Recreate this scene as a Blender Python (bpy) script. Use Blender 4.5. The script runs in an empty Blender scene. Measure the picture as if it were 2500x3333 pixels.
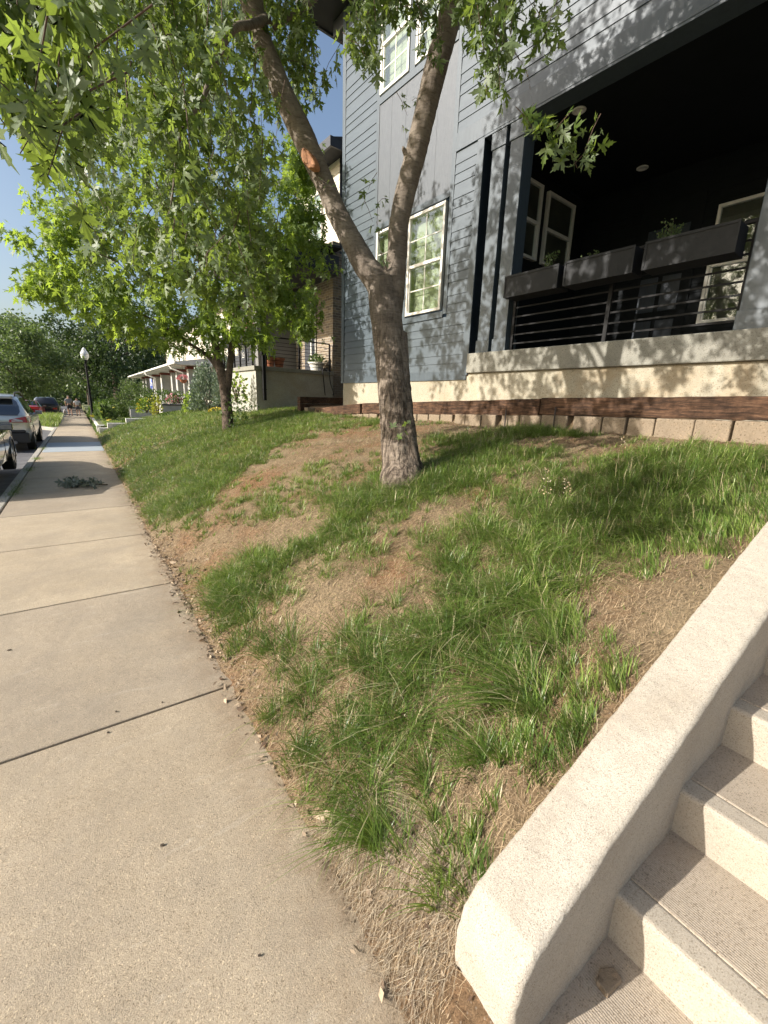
import bpy, math, random
import numpy as np
from mathutils import Vector, Matrix
rad = math.radians
rng = np.random.default_rng(7); random.seed(7)
C = bpy.context.scene.collection
sc = bpy.context.scene

# ---------------------------------------------------------------- camera, sky, sun, exposure
CAMH = 1.5
YAW, PITCH, ROLL = rad(35.38), rad(14.33), rad(1.87)
_f = np.array([math.sin(YAW)*math.cos(PITCH), math.cos(YAW)*math.cos(PITCH), -math.sin(PITCH)])
_r = np.array([math.cos(YAW), -math.sin(YAW), 0.0]); _u = np.cross(_r, _f)
RT = math.cos(ROLL)*_r + math.sin(ROLL)*_u
UP = -math.sin(ROLL)*_r + math.cos(ROLL)*_u
FW = _f
cd = bpy.data.cameras.new("camera"); cam = bpy.data.objects.new("camera", cd); C.objects.link(cam)
cd.sensor_fit = 'HORIZONTAL'; cd.sensor_width = 36; cd.lens = 36*1385/2500; cd.clip_end = 3000; cd.clip_start = .05
cam.matrix_world = Matrix(((RT[0],UP[0],-FW[0],0),(RT[1],UP[1],-FW[1],0),(RT[2],UP[2],-FW[2],CAMH),(0,0,0,1)))
sc.camera = cam
SUN_EL, SUN_HD = rad(28), rad(-77)        # heading measured from +Y towards +X
w = bpy.data.worlds.new("World"); sc.world = w; w.use_nodes = True
nt = w.node_tree; bg = nt.nodes['Background']
sky = nt.nodes.new('ShaderNodeTexSky'); sky.sky_type = 'NISHITA'; sky.sun_disc = False
sky.sun_elevation = SUN_EL; sky.sun_rotation = SUN_HD; sky.air_density = 1.1; sky.dust_density = 3.6; sky.ozone_density = 1.4
nt.links.new(sky.outputs[0], bg.inputs[0]); bg.inputs[1].default_value = 0.125
sd = bpy.data.lights.new("sun", 'SUN'); sd.energy = 4.9; sd.angle = rad(.53); sd.color = (1.0, .94, .86)
sun = bpy.data.objects.new("sun", sd); C.objects.link(sun)
sdir = Vector((math.sin(SUN_HD)*math.cos(SUN_EL), math.cos(SUN_HD)*math.cos(SUN_EL), math.sin(SUN_EL)))
sun.rotation_euler = sdir.to_track_quat('Z', 'Y').to_euler(); sun.location = (-8, 2, 12)
sc.view_settings.view_transform = 'Standard'; sc.view_settings.look = 'None'
sc.view_settings.exposure = 0.70; sc.view_settings.gamma = 1

# ---------------------------------------------------------------- helpers
ORG = {}
D = 2500/1659.
def ray(px, py):
    v = FW + RT*(px*D-1250)/1385 - UP*(py*D-1666.5)/1385
    return v
def at(px, py, axis, val):                 # point of the world seen at (px,py) whose X / Y / Z is val
    v = ray(px, py); o = np.array([0, 0, CAMH]); i = 'XYZ'.index(axis)
    return o + v*(val-o[i])/v[i]
HA = rad(-3.25)
HU = np.array([math.sin(HA), math.cos(HA), 0]); HV = np.array([math.cos(HA), -math.sin(HA), 0]); HO = np.array([5.7, 0, 0])
def L(s, w_, z): return tuple(HO + s*HU + w_*HV + np.array([0, 0, z]))
def I3(a, b, c): return (a, b, c)

class MB:
    def __init__(s): s.v = []; s.f = []; s.m = []; s.mi = 0
    def face(s, pts):
        n = len(s.v); s.v += [tuple(p) for p in pts]; s.f.append(tuple(range(n, n+len(pts)))); s.m.append(s.mi)
    def hexa(s, p):                        # 8 points: bottom 4 ccw, top 4
        n = len(s.v); s.v += [tuple(q) for q in p]
        for f in ((0,3,2,1),(4,5,6,7),(0,1,5,4),(1,2,6,5),(2,3,7,6),(3,0,4,7)):
            s.f.append(tuple(n+i for i in f)); s.m.append(s.mi)
    def box(s, a, b, T=I3):
        (x0,y0,z0),(x1,y1,z1) = a, b
        if x1 < x0: x0, x1 = x1, x0
        if y1 < y0: y0, y1 = y1, y0
        if z1 < z0: z0, z1 = z1, z0
        s.hexa([T(x0,y0,z0),T(x1,y0,z0),T(x1,y1,z0),T(x0,y1,z0),T(x0,y0,z1),T(x1,y0,z1),T(x1,y1,z1),T(x0,y1,z1)]); return s
    def tube(s, pts, rr, n=8, cap=True):
        P = [np.array(p, float) for p in pts]; k = len(P)
        if np.isscalar(rr): rr = [rr]*k
        b = len(s.v); ref = None
        for i in range(k):
            t = P[min(i+1,k-1)]-P[max(i-1,0)]; t = t/(np.linalg.norm(t)+1e-9)
            if ref is None: ref = np.array([0,0,1.]) if abs(t[2]) < .9 else np.array([1.,0,0])
            a = np.cross(t, ref); a /= np.linalg.norm(a)+1e-9; c = np.cross(a, t); ref = c
            for j in range(n):
                th = 2*math.pi*j/n; s.v.append(tuple(P[i]+rr[i]*(math.cos(th)*a+math.sin(th)*c)))
        for i in range(k-1):
            for j in range(n):
                s.f.append((b+i*n+j, b+(i+1)*n+j, b+(i+1)*n+(j+1)%n, b+i*n+(j+1)%n)); s.m.append(s.mi)
        if cap:
            s.f.append(tuple(b+j for j in range(n))); s.m.append(s.mi)
            s.f.append(tuple(b+(k-1)*n+j for j in reversed(range(n)))); s.m.append(s.mi)
        return s
    def lathe(s, c, prof, n=20, tilt=None):
        b = len(s.v)
        for (r, z) in prof:
            for j in range(n):
                th = 2*math.pi*j/n; s.v.append((c[0]+r*math.cos(th), c[1]+r*math.sin(th), c[2]+z))
        for i in range(len(prof)-1):
            for j in range(n):
                s.f.append((b+i*n+j, b+i*n+(j+1)%n, b+(i+1)*n+(j+1)%n, b+(i+1)*n+j)); s.m.append(s.mi)
        s.f.append(tuple(b+j for j in reversed(range(n)))); s.m.append(s.mi)
        s.f.append(tuple(b+(len(prof)-1)*n+j for j in range(n))); s.m.append(s.mi)
        return s
    def prism(s, poly, ext):               # poly: list of 3-D pts, ext: vector
        e = np.array(ext, float); n = len(poly); b = len(s.v)
        s.v += [tuple(p) for p in poly] + [tuple(np.array(p)+e) for p in poly]
        s.f.append(tuple(b+i for i in reversed(range(n)))); s.m.append(s.mi)
        s.f.append(tuple(b+n+i for i in range(n))); s.m.append(s.mi)
        for i in range(n):
            j = (i+1) % n; s.f.append((b+i, b+j, b+n+j, b+n+i)); s.m.append(s.mi)
        return s

def tag(o, label=None, cat=None, group=None, kind=None):
    if label: o['label'] = label
    if cat: o['category'] = cat
    if group: o['group'] = group
    if kind: o['kind'] = kind
    return o
def thing(name, loc, label, cat, group=None):
    o = bpy.data.objects.new(name, None); C.objects.link(o); o.location = tuple(loc); o.empty_display_size = .2
    ORG[o.name] = np.array(loc, float); return tag(o, label, cat, group)
def link(name, me, mats, parent=None, smooth=False, org=None):
    for m_ in (mats if isinstance(mats, (list, tuple)) else [mats]): me.materials.append(m_)
    o = bpy.data.objects.new(name, me); C.objects.link(o)
    if parent is not None:
        o.parent = parent; ORG[o.name] = ORG[parent.name]
    else:
        o.location = tuple(org); ORG[o.name] = np.array(org, float)
    return o
def obj(name, mb, mats, parent=None, smooth=False, bevel=0, seg=2, fix=True):
    V = np.array(mb.v, float)
    if parent is not None: org = ORG[parent.name]
    else: org = np.array([(V[:,0].min()+V[:,0].max())/2, (V[:,1].min()+V[:,1].max())/2, V[:,2].min()])
    me = bpy.data.meshes.new(name); me.from_pydata([tuple(p) for p in (V-org)], [], mb.f); me.update()
    if fix:
        import bmesh
        bm = bmesh.new(); bm.from_mesh(me); bmesh.ops.recalc_face_normals(bm, faces=bm.faces); bm.to_mesh(me); bm.free()
    if len(set(mb.m)) > 1: me.polygons.foreach_set('material_index', mb.m)
    if smooth: me.polygons.foreach_set('use_smooth', [True]*len(me.polygons))
    o = link(name, me, mats, parent, org=org)
    if bevel:
        b = o.modifiers.new('b', 'BEVEL'); b.width = bevel; b.segments = seg; b.limit_method = 'ANGLE'
    return o
def fastmesh(name, V, loops, sizes, mats, parent=None, tint=None, smooth=False, org=None):
    V = np.asarray(V, np.float32)
    if parent is not None: org = ORG[parent.name]
    elif org is None: org = np.array([V[:,0].mean(), V[:,1].mean(), V[:,2].min()])
    V = V - np.asarray(org, np.float32)
    me = bpy.data.meshes.new(name); me.vertices.add(len(V)); me.vertices.foreach_set('co', V.ravel())
    me.loops.add(len(loops)); me.loops.foreach_set('vertex_index', np.asarray(loops, np.int32))
    sizes = np.asarray(sizes, np.int32); me.polygons.add(len(sizes))
    st = np.concatenate([[0], np.cumsum(sizes)[:-1]]).astype(np.int32); me.polygons.foreach_set('loop_start', st)
    me.update(calc_edges=True)
    if smooth: me.polygons.foreach_set('use_smooth', np.ones(len(sizes), bool))
    if tint is not None:
        a = me.attributes.new('tint', 'FLOAT', 'POINT'); a.data.foreach_set('value', np.asarray(tint, np.float32))
    return link(name, me, mats, parent, org=org)
def dup(root, loc, label=None, rotz=None):
    r = root.copy(); C.objects.link(r); r.location = tuple(loc)
    if label: r['label'] = label
    if rotz is not None: r.rotation_euler = (0, 0, rotz)
    for ch in list(root.children):
        c = ch.copy(); C.objects.link(c); c.parent = r
        for g in ch.children:
            d = g.copy(); C.objects.link(d); d.parent = c
    return r

def vnoise(x, y, seed=0):
    xi = np.floor(x).astype(np.int64); yi = np.floor(y).astype(np.int64); xf = x-xi; yf = y-yi
    def h(a, b):
        n = (a*374761393 + b*668265263 + seed*974711) & 0xffffffff
        n = ((n ^ (n >> 13))*1274126177) & 0xffffffff
        return ((n ^ (n >> 16)) & 0xffff)/65535.
    u = xf*xf*(3-2*xf); v = yf*yf*(3-2*yf)
    return (h(xi,yi)*(1-u)+h(xi+1,yi)*u)*(1-v)+(h(xi,yi+1)*(1-u)+h(xi+1,yi+1)*u)*v
def fbm(x, y, seed=0, oct=4):
    s = 0; a = .5
    for i in range(oct): s = s + a*vnoise(x*2**i, y*2**i, seed+i*17); a *= .5
    return s/(1-.5**oct)

# ---------------------------------------------------------------- materials
def newmat(name):
    m = bpy.data.materials.new(name); m.use_nodes = True
    return m, m.node_tree, m.node_tree.nodes['Principled BSDF']
def nd(t, kind, **k):
    n = t.nodes.new(kind)
    for a, b in k.items(): setattr(n, a, b)
    return n
def coords(t, stretch=(1,1,1), rot=(0,0,0)):
    tc = nd(t, 'ShaderNodeTexCoord'); mp = nd(t, 'ShaderNodeMapping'); mp.inputs['Scale'].default_value = stretch
    mp.inputs['Rotation'].default_value = rot
    t.links.new(tc.outputs['Object'], mp.inputs[0]); return mp.outputs[0]
def noise(t, vec, scale, detail=4, rough=.6, dist=0):
    n = nd(t, 'ShaderNodeTexNoise'); n.inputs['Scale'].default_value = scale; n.inputs['Detail'].default_value = detail
    n.inputs['Roughness'].default_value = rough; n.inputs['Distortion'].default_value = dist
    t.links.new(vec, n.inputs['Vector']); return n.outputs['Fac']
def ramp(t, fac, stops):
    r = nd(t, 'ShaderNodeValToRGB'); e = r.color_ramp.elements
    while len(e) < len(stops): e.new(.5)
    for i, (p, c) in enumerate(stops): e[i].position = p; e[i].color = (*c, 1) if len(c) == 3 else c
    t.links.new(fac, r.inputs[0]); return r.outputs[0]
def mix(t, fac, a, b, blend='MIX'):
    m = nd(t, 'ShaderNodeMix', data_type='RGBA', blend_type=blend)
    for s, x in ((0, fac), (6, a), (7, b)):
        if isinstance(x, (int, float)): m.inputs[s].default_value = x
        elif isinstance(x, tuple): m.inputs[s].default_value = (*x, 1)
        else: t.links.new(x, m.inputs[s])
    return m.outputs[2]
def bump(t, bs, h, strength=.3, dist=.01, prev=None):
    b = nd(t, 'ShaderNodeBump'); b.inputs['Strength'].default_value = strength; b.inputs['Distance'].default_value = dist
    t.links.new(h, b.inputs['Height'])
    if prev is not None: t.links.new(prev, b.inputs['Normal'])
    t.links.new(b.outputs[0], bs.inputs['Normal']); return b.outputs[0]
def pm(name, c1, c2=None, scale=6, rough=.7, bmp=.2, bscale=60, stretch=(1,1,1), metal=0, spec=.5, dist=.005, lo=.35, hi=.65):
    m, t, bs = newmat(name); c2 = c2 or tuple(x*.75 for x in c1); v = coords(t, stretch)
    col = ramp(t, noise(t, v, scale), [(lo, c2), (hi, c1)])
    t.links.new(col, bs.inputs['Base Color']); bs.inputs['Roughness'].default_value = rough; bs.inputs['Metallic'].default_value = metal
    bs.inputs['Specular IOR Level'].default_value = spec
    if bmp: bump(t, bs, noise(t, v, bscale, 3), bmp, dist)
    return m
def concrete(name, c1, c2, speck, stain, sscale=230, groove=None, bstr=.5, stain_amt=.5, slabs=False):
    m, t, bs = newmat(name); v = coords(t)
    big = ramp(t, noise(t, v, 1.7, 6, .65), [(.3, c2), (.7, c1)])
    vo = nd(t, 'ShaderNodeTexVoronoi'); vo.inputs['Scale'].default_value = sscale; t.links.new(v, vo.inputs['Vector'])
    cs = nd(t, 'ShaderNodeSeparateColor'); t.links.new(vo.outputs['Color'], cs.inputs[0])
    sp = ramp(t, cs.outputs[0], [(0, (.55,.52,.48)), (.12, (.85,.84,.82)), (.5, (1,1,1)), (.9, (1.0,1.0,1.0)), (1, speck)])
    col = mix(t, 1.0, big, sp, 'MULTIPLY')
    st = ramp(t, noise(t, v, .9, 7, .7, .6), [(.5, (0,0,0)), (.72, (1,1,1))])
    col = mix(t, mul(t, st, stain_amt), col, stain)
    if slabs:
        sx_ = nd(t, 'ShaderNodeSeparateXYZ'); tc_ = nd(t, 'ShaderNodeNewGeometry'); t.links.new(tc_.outputs['Position'], sx_.inputs[0])
        ad = nd(t, 'ShaderNodeMath', operation='SUBTRACT'); t.links.new(sx_.outputs[1], ad.inputs[0]); ad.inputs[1].default_value = .45
        dv = nd(t, 'ShaderNodeMath', operation='DIVIDE'); t.links.new(ad.outputs[0], dv.inputs[0]); dv.inputs[1].default_value = 1.66
        fl = nd(t, 'ShaderNodeMath', operation='FLOOR'); t.links.new(dv.outputs[0], fl.inputs[0])
        wn = nd(t, 'ShaderNodeTexWhiteNoise', noise_dimensions='1D'); t.links.new(fl.outputs[0], wn.inputs['W'])
        col = mix(t, 1.0, col, ramp(t, wn.outputs['Value'], [(0,(.86,.86,.88)),(1,(1.05,1.04,1.02))]), 'MULTIPLY')
        vs = coords(t, (1.,5.,1.), (0,0,.5)); scr = ramp(t, noise(t, vs, 2.3, 7, .75, 1.2), [(.60,(0,0,0)),(.635,(1,1,1)),(.65,(0,0,0))]); col = mix(t, mul(t, scr, .30), col, (.58,.53,.45))
        ex = nd(t, 'ShaderNodeMapRange'); ex.inputs[1].default_value = .24; ex.inputs[2].default_value = .52; t.links.new(sx_.outputs[0], ex.inputs[0])
        en = nd(t, 'ShaderNodeMath', operation='MULTIPLY'); t.links.new(ex.outputs[0], en.inputs[0]); t.links.new(ramp(t, noise(t, v, 7, 7, .75), [(.36,(.15,.15,.15)),(.62,(1,1,1))]), en.inputs[1])
        col = mix(t, mul(t, en.outputs[0], .85), col, (.19,.135,.085))
        col = mix(t, mul(t, ramp(t, noise(t, v, 38, 5, .8), [(.66,(0,0,0)),(.72,(1,1,1))]), .55), col, (.16,.135,.11))
        col = mix(t, mul(t, ramp(t, noise(t, v, 3.1, 8, .8), [(.35,(1,1,1)),(.55,(0,0,0))]), .3), col, (.25,.22,.18))
    fine = noise(t, v, 500, 3, .7); col = mix(t, .22, col, ramp(t, fine, [(.3,(.1,.1,.1)),(.7,(1,1,1))]), 'OVERLAY')
    t.links.new(col, bs.inputs['Base Color']); bs.inputs['Roughness'].default_value = .88; bs.inputs['Specular IOR Level'].default_value = .25
    n = bump(t, bs, noise(t, v, 260, 4, .7), bstr, .003)
    bump(t, bs, noise(t, v, 6, 4, .6), .25, .02, n)
    if groove:
        wv = nd(t, 'ShaderNodeTexWave', bands_direction=groove); wv.inputs['Scale'].default_value = 46; wv.inputs['Distortion'].default_value = 1.6
        wv.inputs['Detail'].default_value = 2; wv.inputs['Detail Scale'].default_value = 3
        t.links.new(v, wv.inputs['Vector']); b2 = nd(t, 'ShaderNodeBump'); b2.inputs['Strength'].default_value = .32; b2.inputs['Distance'].default_value = .002
        t.links.new(wv.outputs['Fac'], b2.inputs['Height']); t.links.new(bs.inputs['Normal'].links[0].from_socket, b2.inputs['Normal']); t.links.new(b2.outputs[0], bs.inputs['Normal'])
    return m
def mul(t, a, k):
    n = nd(t, 'ShaderNodeMath', operation='MULTIPLY'); t.links.new(a, n.inputs[0]); n.inputs[1].default_value = k; return n.outputs[0]

def leafmat(name, dark, light, back, trans, tamt=.45, rough=.45, stops=None):
    m, t, bs = newmat(name)
    a = nd(t, 'ShaderNodeAttribute', attribute_name='tint')
    col = ramp(t, a.outputs['Fac'], stops or [(0, dark), (1, light)])
    g = nd(t, 'ShaderNodeNewGeometry')
    col2 = mix(t, g.outputs['Backfacing'], col, back) if back else col
    t.links.new(col2, bs.inputs['Base Color']); bs.inputs['Roughness'].default_value = rough; bs.inputs['Specular IOR Level'].default_value = .35
    tr = nd(t, 'ShaderNodeBsdfTranslucent'); tc = mix(t, a.outputs['Fac'], tuple(x*.6 for x in trans), trans); t.links.new(tc, tr.inputs[0])
    ms = nd(t, 'ShaderNodeMixShader'); ms.inputs[0].default_value = tamt
    t.links.new(bs.outputs[0], ms.inputs[1]); t.links.new(tr.outputs[0], ms.inputs[2])
    t.links.new(ms.outputs[0], t.nodes['Material Output'].inputs[0]); return m
def barkmat(name, light, dark, scale=1., crack=.6):
    m, t, bs = newmat(name); v = coords(t, (1,1,.35)); v2 = coords(t, (1,1,5.)); v3 = coords(t)
    base = ramp(t, noise(t, v3, 5*scale, 6, .7), [(.3, dark), (.68, light)])
    hb = noise(t, v2, 14*scale, 4, .7); col = mix(t, .45, base, ramp(t, hb, [(.36, (.15,.12,.1)), (.5, (1,1,1))]), 'MULTIPLY')
    vf = coords(t, (1,1,.16)); fn = noise(t, vf, 30*scale, 5, .62, .5)
    cr = ramp(t, fn, [(.38, (.22,.19,.17)), (.47, (.75,.72,.70)), (.60, (1.12,1.1,1.08))])
    # furrows get stronger towards the foot of the trunk
    sep = nd(t, 'ShaderNodeSeparateXYZ'); t.links.new(v3, sep.inputs[0])
    mr = nd(t, 'ShaderNodeMapRange'); mr.inputs[1].default_value = 2.0; mr.inputs[2].default_value = .6; mr.inputs[3].default_value = .12; mr.inputs[4].default_value = crack+.25
    t.links.new(sep.outputs[2], mr.inputs[0]); col = mix(t, mr.outputs[0], col, cr, 'MULTIPLY')
    t.links.new(col, bs.inputs['Base Color']); bs.inputs['Roughness'].default_value = .85; bs.inputs['Specular IOR Level'].default_value = .2
    n1 = bump(t, bs, hb, .5, .008); n2 = bump(t, bs, noise(t, v3, 60, 5, .7), .5, .006, n1)
    b = nd(t, 'ShaderNodeBump'); t.links.new(mr.outputs[0], b.inputs['Strength']); b.inputs['Distance'].default_value = .02
    t.links.new(cr, b.inputs['Height']); t.links.new(n2, b.inputs['Normal']); t.links.new(b.outputs[0], bs.inputs['Normal'])
    return m
def glassmat(name, tintc=(.9,.95,.95), amt=.25):
    m, t, bs = newmat(name); t.nodes.remove(bs)
    g = nd(t, 'ShaderNodeBsdfGlossy'); g.inputs['Roughness'].default_value = .03; g.inputs[0].default_value = (.9,.95,1,1)
    tr = nd(t, 'ShaderNodeBsdfTransparent'); tr.inputs[0].default_value = (*tintc, 1)
    fr0 = nd(t, 'ShaderNodeLayerWeight'); fr0.inputs[0].default_value = .5; fr = nd(t, 'ShaderNodeMath', operation='POWER'); t.links.new(fr0.outputs['Facing'], fr.inputs[0]); fr.inputs[1].default_value = 3.2
    ad = nd(t, 'ShaderNodeMath', operation='ADD'); ad.inputs[1].default_value = amt; t.links.new(fr.outputs[0], ad.inputs[0])
    ms = nd(t, 'ShaderNodeMixShader'); t.links.new(ad.outputs[0], ms.inputs[0]); t.links.new(tr.outputs[0], ms.inputs[1]); t.links.new(g.outputs[0], ms.inputs[2])
    t.links.new(ms.outputs[0], t.nodes['Material Output'].inputs[0]); return m
def brickmat(name):
    m, t, bs = newmat(name)
    tc = nd(t, 'ShaderNodeTexCoord'); sp = nd(t, 'ShaderNodeSeparateXYZ'); t.links.new(tc.outputs['Object'], sp.inputs[0])
    ad = nd(t, 'ShaderNodeMath', operation='ADD'); t.links.new(sp.outputs[0], ad.inputs[0]); t.links.new(sp.outputs[1], ad.inputs[1])
    cb = nd(t, 'ShaderNodeCombineXYZ'); t.links.new(ad.outputs[0], cb.inputs[0]); t.links.new(sp.outputs[2], cb.inputs[1])
    b = nd(t, 'ShaderNodeTexBrick'); b.inputs['Scale'].default_value = 1; b.inputs['Brick Width'].default_value = .21; b.inputs['Row Height'].default_value = .075
    b.inputs['Mortar Size'].default_value = .008; b.inputs['Color1'].default_value = (.34,.26,.17,1); b.inputs['Color2'].default_value = (.15,.12,.10,1); b.inputs['Mortar'].default_value = (.38,.35,.30,1)
    b.inputs['Bias'].default_value = -.1
    t.links.new(cb.outputs[0], b.inputs['Vector']); v = coords(t)
    col = mix(t, .5, b.outputs['Color'], ramp(t, noise(t, v, 9, 4), [(.3,(.35,.35,.35)),(.7,(1,1,1))]), 'MULTIPLY')
    t.links.new(col, bs.inputs['Base Color']); bs.inputs['Roughness'].default_value = .9; bump(t, bs, b.outputs['Fac'], -.5, .01); return m
def carpaint(name, c, metal=.6, rough=.28):
    m, t, bs = newmat(name); bs.inputs['Base Color'].default_value = (*c, 1); bs.inputs['Metallic'].default_value = metal
    bs.inputs['Roughness'].default_value = rough; bs.inputs['Coat Weight'].default_value = .7; bs.inputs['Coat Roughness'].default_value = .05; return m

M = {}
M['walk'] = concrete('sidewalk_concrete', (.44,.37,.275), (.355,.295,.215), (1.45,1.42,1.35), (.25,.215,.17), 300, bstr=.9, slabs=True)
M['curb'] = concrete('curb_concrete', (.42,.40,.35), (.32,.30,.26), (1.3,1.3,1.25), (.2,.19,.17), 200)
M['cheek'] = concrete('cheek_concrete', (.47,.435,.375), (.375,.34,.285), (1.2,1.18,1.12), (.30,.245,.185), 420, bstr=1.2, stain_amt=.55)
M['step'] = concrete('step_concrete', (.40,.34,.27), (.31,.265,.21), (1.15,1.12,1.05), (.30,.20,.13), 300, groove='X', bstr=.3)
M['stepsm'] = concrete('step_smooth_concrete', (.43,.385,.315), (.34,.30,.245), (1.15,1.12,1.05), (.32,.215,.13), 380, bstr=.4)
M['found'] = concrete('foundation_concrete', (.42,.385,.30), (.31,.285,.225), (1.1,1.1,1.05), (.33,.22,.11), 120, bstr=.3, stain_amt=.6)
M['found2'] = concrete('grey_white_concrete', (.44,.43,.38), (.32,.315,.28), (1.1,1.1,1.05), (.30,.24,.15), 120, bstr=.3, stain_amt=.5)
M['slab'] = concrete('porch_slab_concrete', (.30,.29,.25), (.22,.215,.185), (1.1,1.1,1.05), (.16,.15,.13), 120, bstr=.3)
M['asphalt'] = pm('road_asphalt', (.13,.13,.135), (.075,.075,.08), 3, .85, .5, 160)
M['joint'] = pm('joint_dirt', (.10,.075,.05), (.04,.03,.022), 30, .95, .5, 90)
M['soil'] = None
M['siding'] = pm('blue_grey_siding', (.072,.094,.112), (.058,.077,.094), 3, .42, .12, 120, (1,1,6), spec=.6)
M['trim'] = pm('blue_grey_trim', (.064,.085,.103), (.052,.070,.086), 4, .42, .25, 60, (6,6,1), spec=.6)
M['panel'] = pm('woodgrain_panel', (.095,.107,.122), (.055,.066,.080), 9, .45, .4, 60, (14,14,.8), spec=.6, lo=.25, hi=.7)
M['navy'] = pm('dark_navy_paint', (.022,.034,.052), (.016,.026,.04), 5, .5, .15, 50, (4,4,1))
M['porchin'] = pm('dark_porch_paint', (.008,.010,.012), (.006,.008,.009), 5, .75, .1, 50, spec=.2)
M['soffit'] = pm('black_soffit', (.018,.018,.02), (.012,.012,.014), 5, .7, .1, 50)
M['blackmetal'] = pm('black_metal', (.010,.010,.011), (.007,.007,.008), 12, .6, .05, 90, spec=.25)
M['planter'] = pm('dark_grey_planter', (.020,.021,.023), (.014,.015,.017), 7, .6, .15, 90, spec=.3)
M['winwhite'] = pm('white_vinyl', (.72,.70,.64), (.64,.62,.57), 8, .4, .05, 50)
M['glass'] = glassmat('window_glass', (.93,.96,.94), .06); M['carglass'] = glassmat('car_glass', (.04,.045,.05), .14)
M['cream'] = pm('cream_blind', (.36,.38,.26), (.25,.27,.19), 2, .8, .2, 40, (1,1,20))
M['roomdark'] = pm('dim_room', (.10,.09,.07), (.06,.055,.045), 2, .9, 0)
M['shingle'] = pm('dark_shingle', (.06,.06,.065), (.035,.035,.04), 18, .9, .6, 60, (1,1,6))
M['timber'] = None
M['block'] = concrete('retaining_block', (.29,.23,.165), (.18,.145,.105), (1.2,1.15,1.1), (.14,.095,.06), 90, bstr=.9, stain_amt=.5)
M['rust'] = pm('rusty_steel', (.06,.045,.04), (.03,.025,.022), 60, .7, .3, 90)
M['greysiding'] = pm('warm_grey_siding', (.20,.195,.185), (.17,.165,.157), 3, .5, .1, 120, (1,1,6))
M['darkfascia'] = pm('charcoal_fascia', (.045,.048,.056), (.035,.038,.045), 4, .5, .1, 60)
M['brick'] = brickmat('mixed_brick')
M['whitestucco'] = pm('pale_stucco', (.50,.49,.45), (.38,.375,.35), 2.5, .85, .3, 60)
M['whitepaint'] = pm('white_paint', (.74,.72,.67), (.66,.64,.60), 4, .6, .1, 60)
M['creamsiding'] = pm('cream_siding', (.60,.55,.45), (.52,.48,.39), 3, .6, .3, 30, (.2,.2,12))
M['redtrim'] = pm('red_brown_trim', (.22,.055,.04), (.16,.04,.03), 6, .6, .1, 60)
M['terracotta'] = pm('terracotta', (.38,.14,.07), (.28,.10,.05), 9, .8, .2, 60)
M['rubber'] = pm('black_rubber', (.022,.022,.023), (.014,.014,.015), 9, .8, .2, 60)
M['bark1'] = barkmat('silver_maple_bark', (.25,.21,.17), (.115,.092,.072))
M['bark2'] = barkmat('young_maple_bark', (.17,.13,.10), (.07,.055,.042), 1.3)
M['twig'] = pm('twig_brown', (.12,.075,.05), (.07,.045,.03), 30, .8, 0)
M['scar'] = pm('pruning_scar_wood', (.42,.20,.09), (.22,.10,.05), 26, .8, .5, 60)
M['leaf1'] = leafmat('silver_maple_leaf', (.042,.080,.018), (.13,.195,.040), (.16,.21,.11), (.33,.45,.065), .45)
M['leaf2'] = leafmat('bright_maple_leaf', (.06,.11,.022), (.21,.295,.05), (.20,.27,.11), (.45,.61,.07), .5)
M['leafdark'] = leafmat('dark_tree_leaf', (.022,.045,.014), (.07,.105,.03), (.05,.08,.03), (.10,.16,.03), .3)
M['leafmid'] = leafmat('mid_tree_leaf', (.05,.09,.03), (.14,.19,.07), (.13,.17,.08), (.20,.30,.06), .35)
M['hedge'] = leafmat('hedge_leaf', (.03,.065,.012), (.10,.17,.03), (.08,.12,.03), (.15,.26,.03), .3)
M['sage'] = leafmat('silvery_shrub_leaf', (.09,.13,.10), (.22,.27,.19), (.2,.25,.18), (.2,.28,.12), .25)
M['grass'] = leafmat('grass_blade', (.04,.075,.018), (.18,.22,.055), None, (.30,.42,.07), .38, .36, [(0,(.045,.080,.024)),(.35,(.095,.165,.036)),(.60,(.17,.26,.055)),(.78,(.29,.37,.09)),(.83,(.38,.32,.17)),(1,(.58,.50,.33))])
M['straw'] = leafmat('dead_straw', (.085,.060,.040), (.60,.52,.38), (.45,.34,.21), (.40,.30,.16), .15, .8)
M['petal'] = leafmat('flower_petal', (.55,.16,.10), (.75,.35,.45), (.6,.25,.3), (.5,.2,.2), .25)
M['yellow'] = leafmat('yellow_flower', (.65,.48,.04), (.85,.70,.12), (.7,.55,.1), (.6,.5,.05), .25)
M['yellowleaf'] = leafmat('yellow_green_leaf', (.22,.24,.03), (.48,.46,.06), (.35,.35,.08), (.5,.55,.06), .35)
M['debris'] = leafmat('dry_leaf_litter', (.09,.055,.035), (.42,.33,.23), (.35,.25,.16), (.2,.15,.08), .1, .85)
M['silverleaf'] = leafmat('wilted_leaf', (.08,.11,.085), (.26,.29,.25), (.28,.31,.27), (.2,.25,.15), .2)
M['skin'] = pm('skin', (.45,.28,.2), (.40,.25,.18), 5, .6, 0)
M['red'] = carpaint('red_paint', (.45,.02,.015), .2); M['silver'] = carpaint('silver_paint', (.55,.56,.55), .6, .32)
M['graphite'] = carpaint('graphite_paint', (.035,.033,.030), .5, .2); M['blackcar'] = carpaint('black_paint', (.012,.012,.014), .3)
M['greycar'] = carpaint('pale_grey_paint', (.35,.37,.40), .6)
M['taillight'] = pm('red_lens', (.35,.015,.015), (.22,.01,.01), 20, .15, 0, spec=.8); M['lens'] = pm('clear_lens', (.6,.58,.55), (.4,.4,.4), 20, .15, 0, spec=.8)
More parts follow.
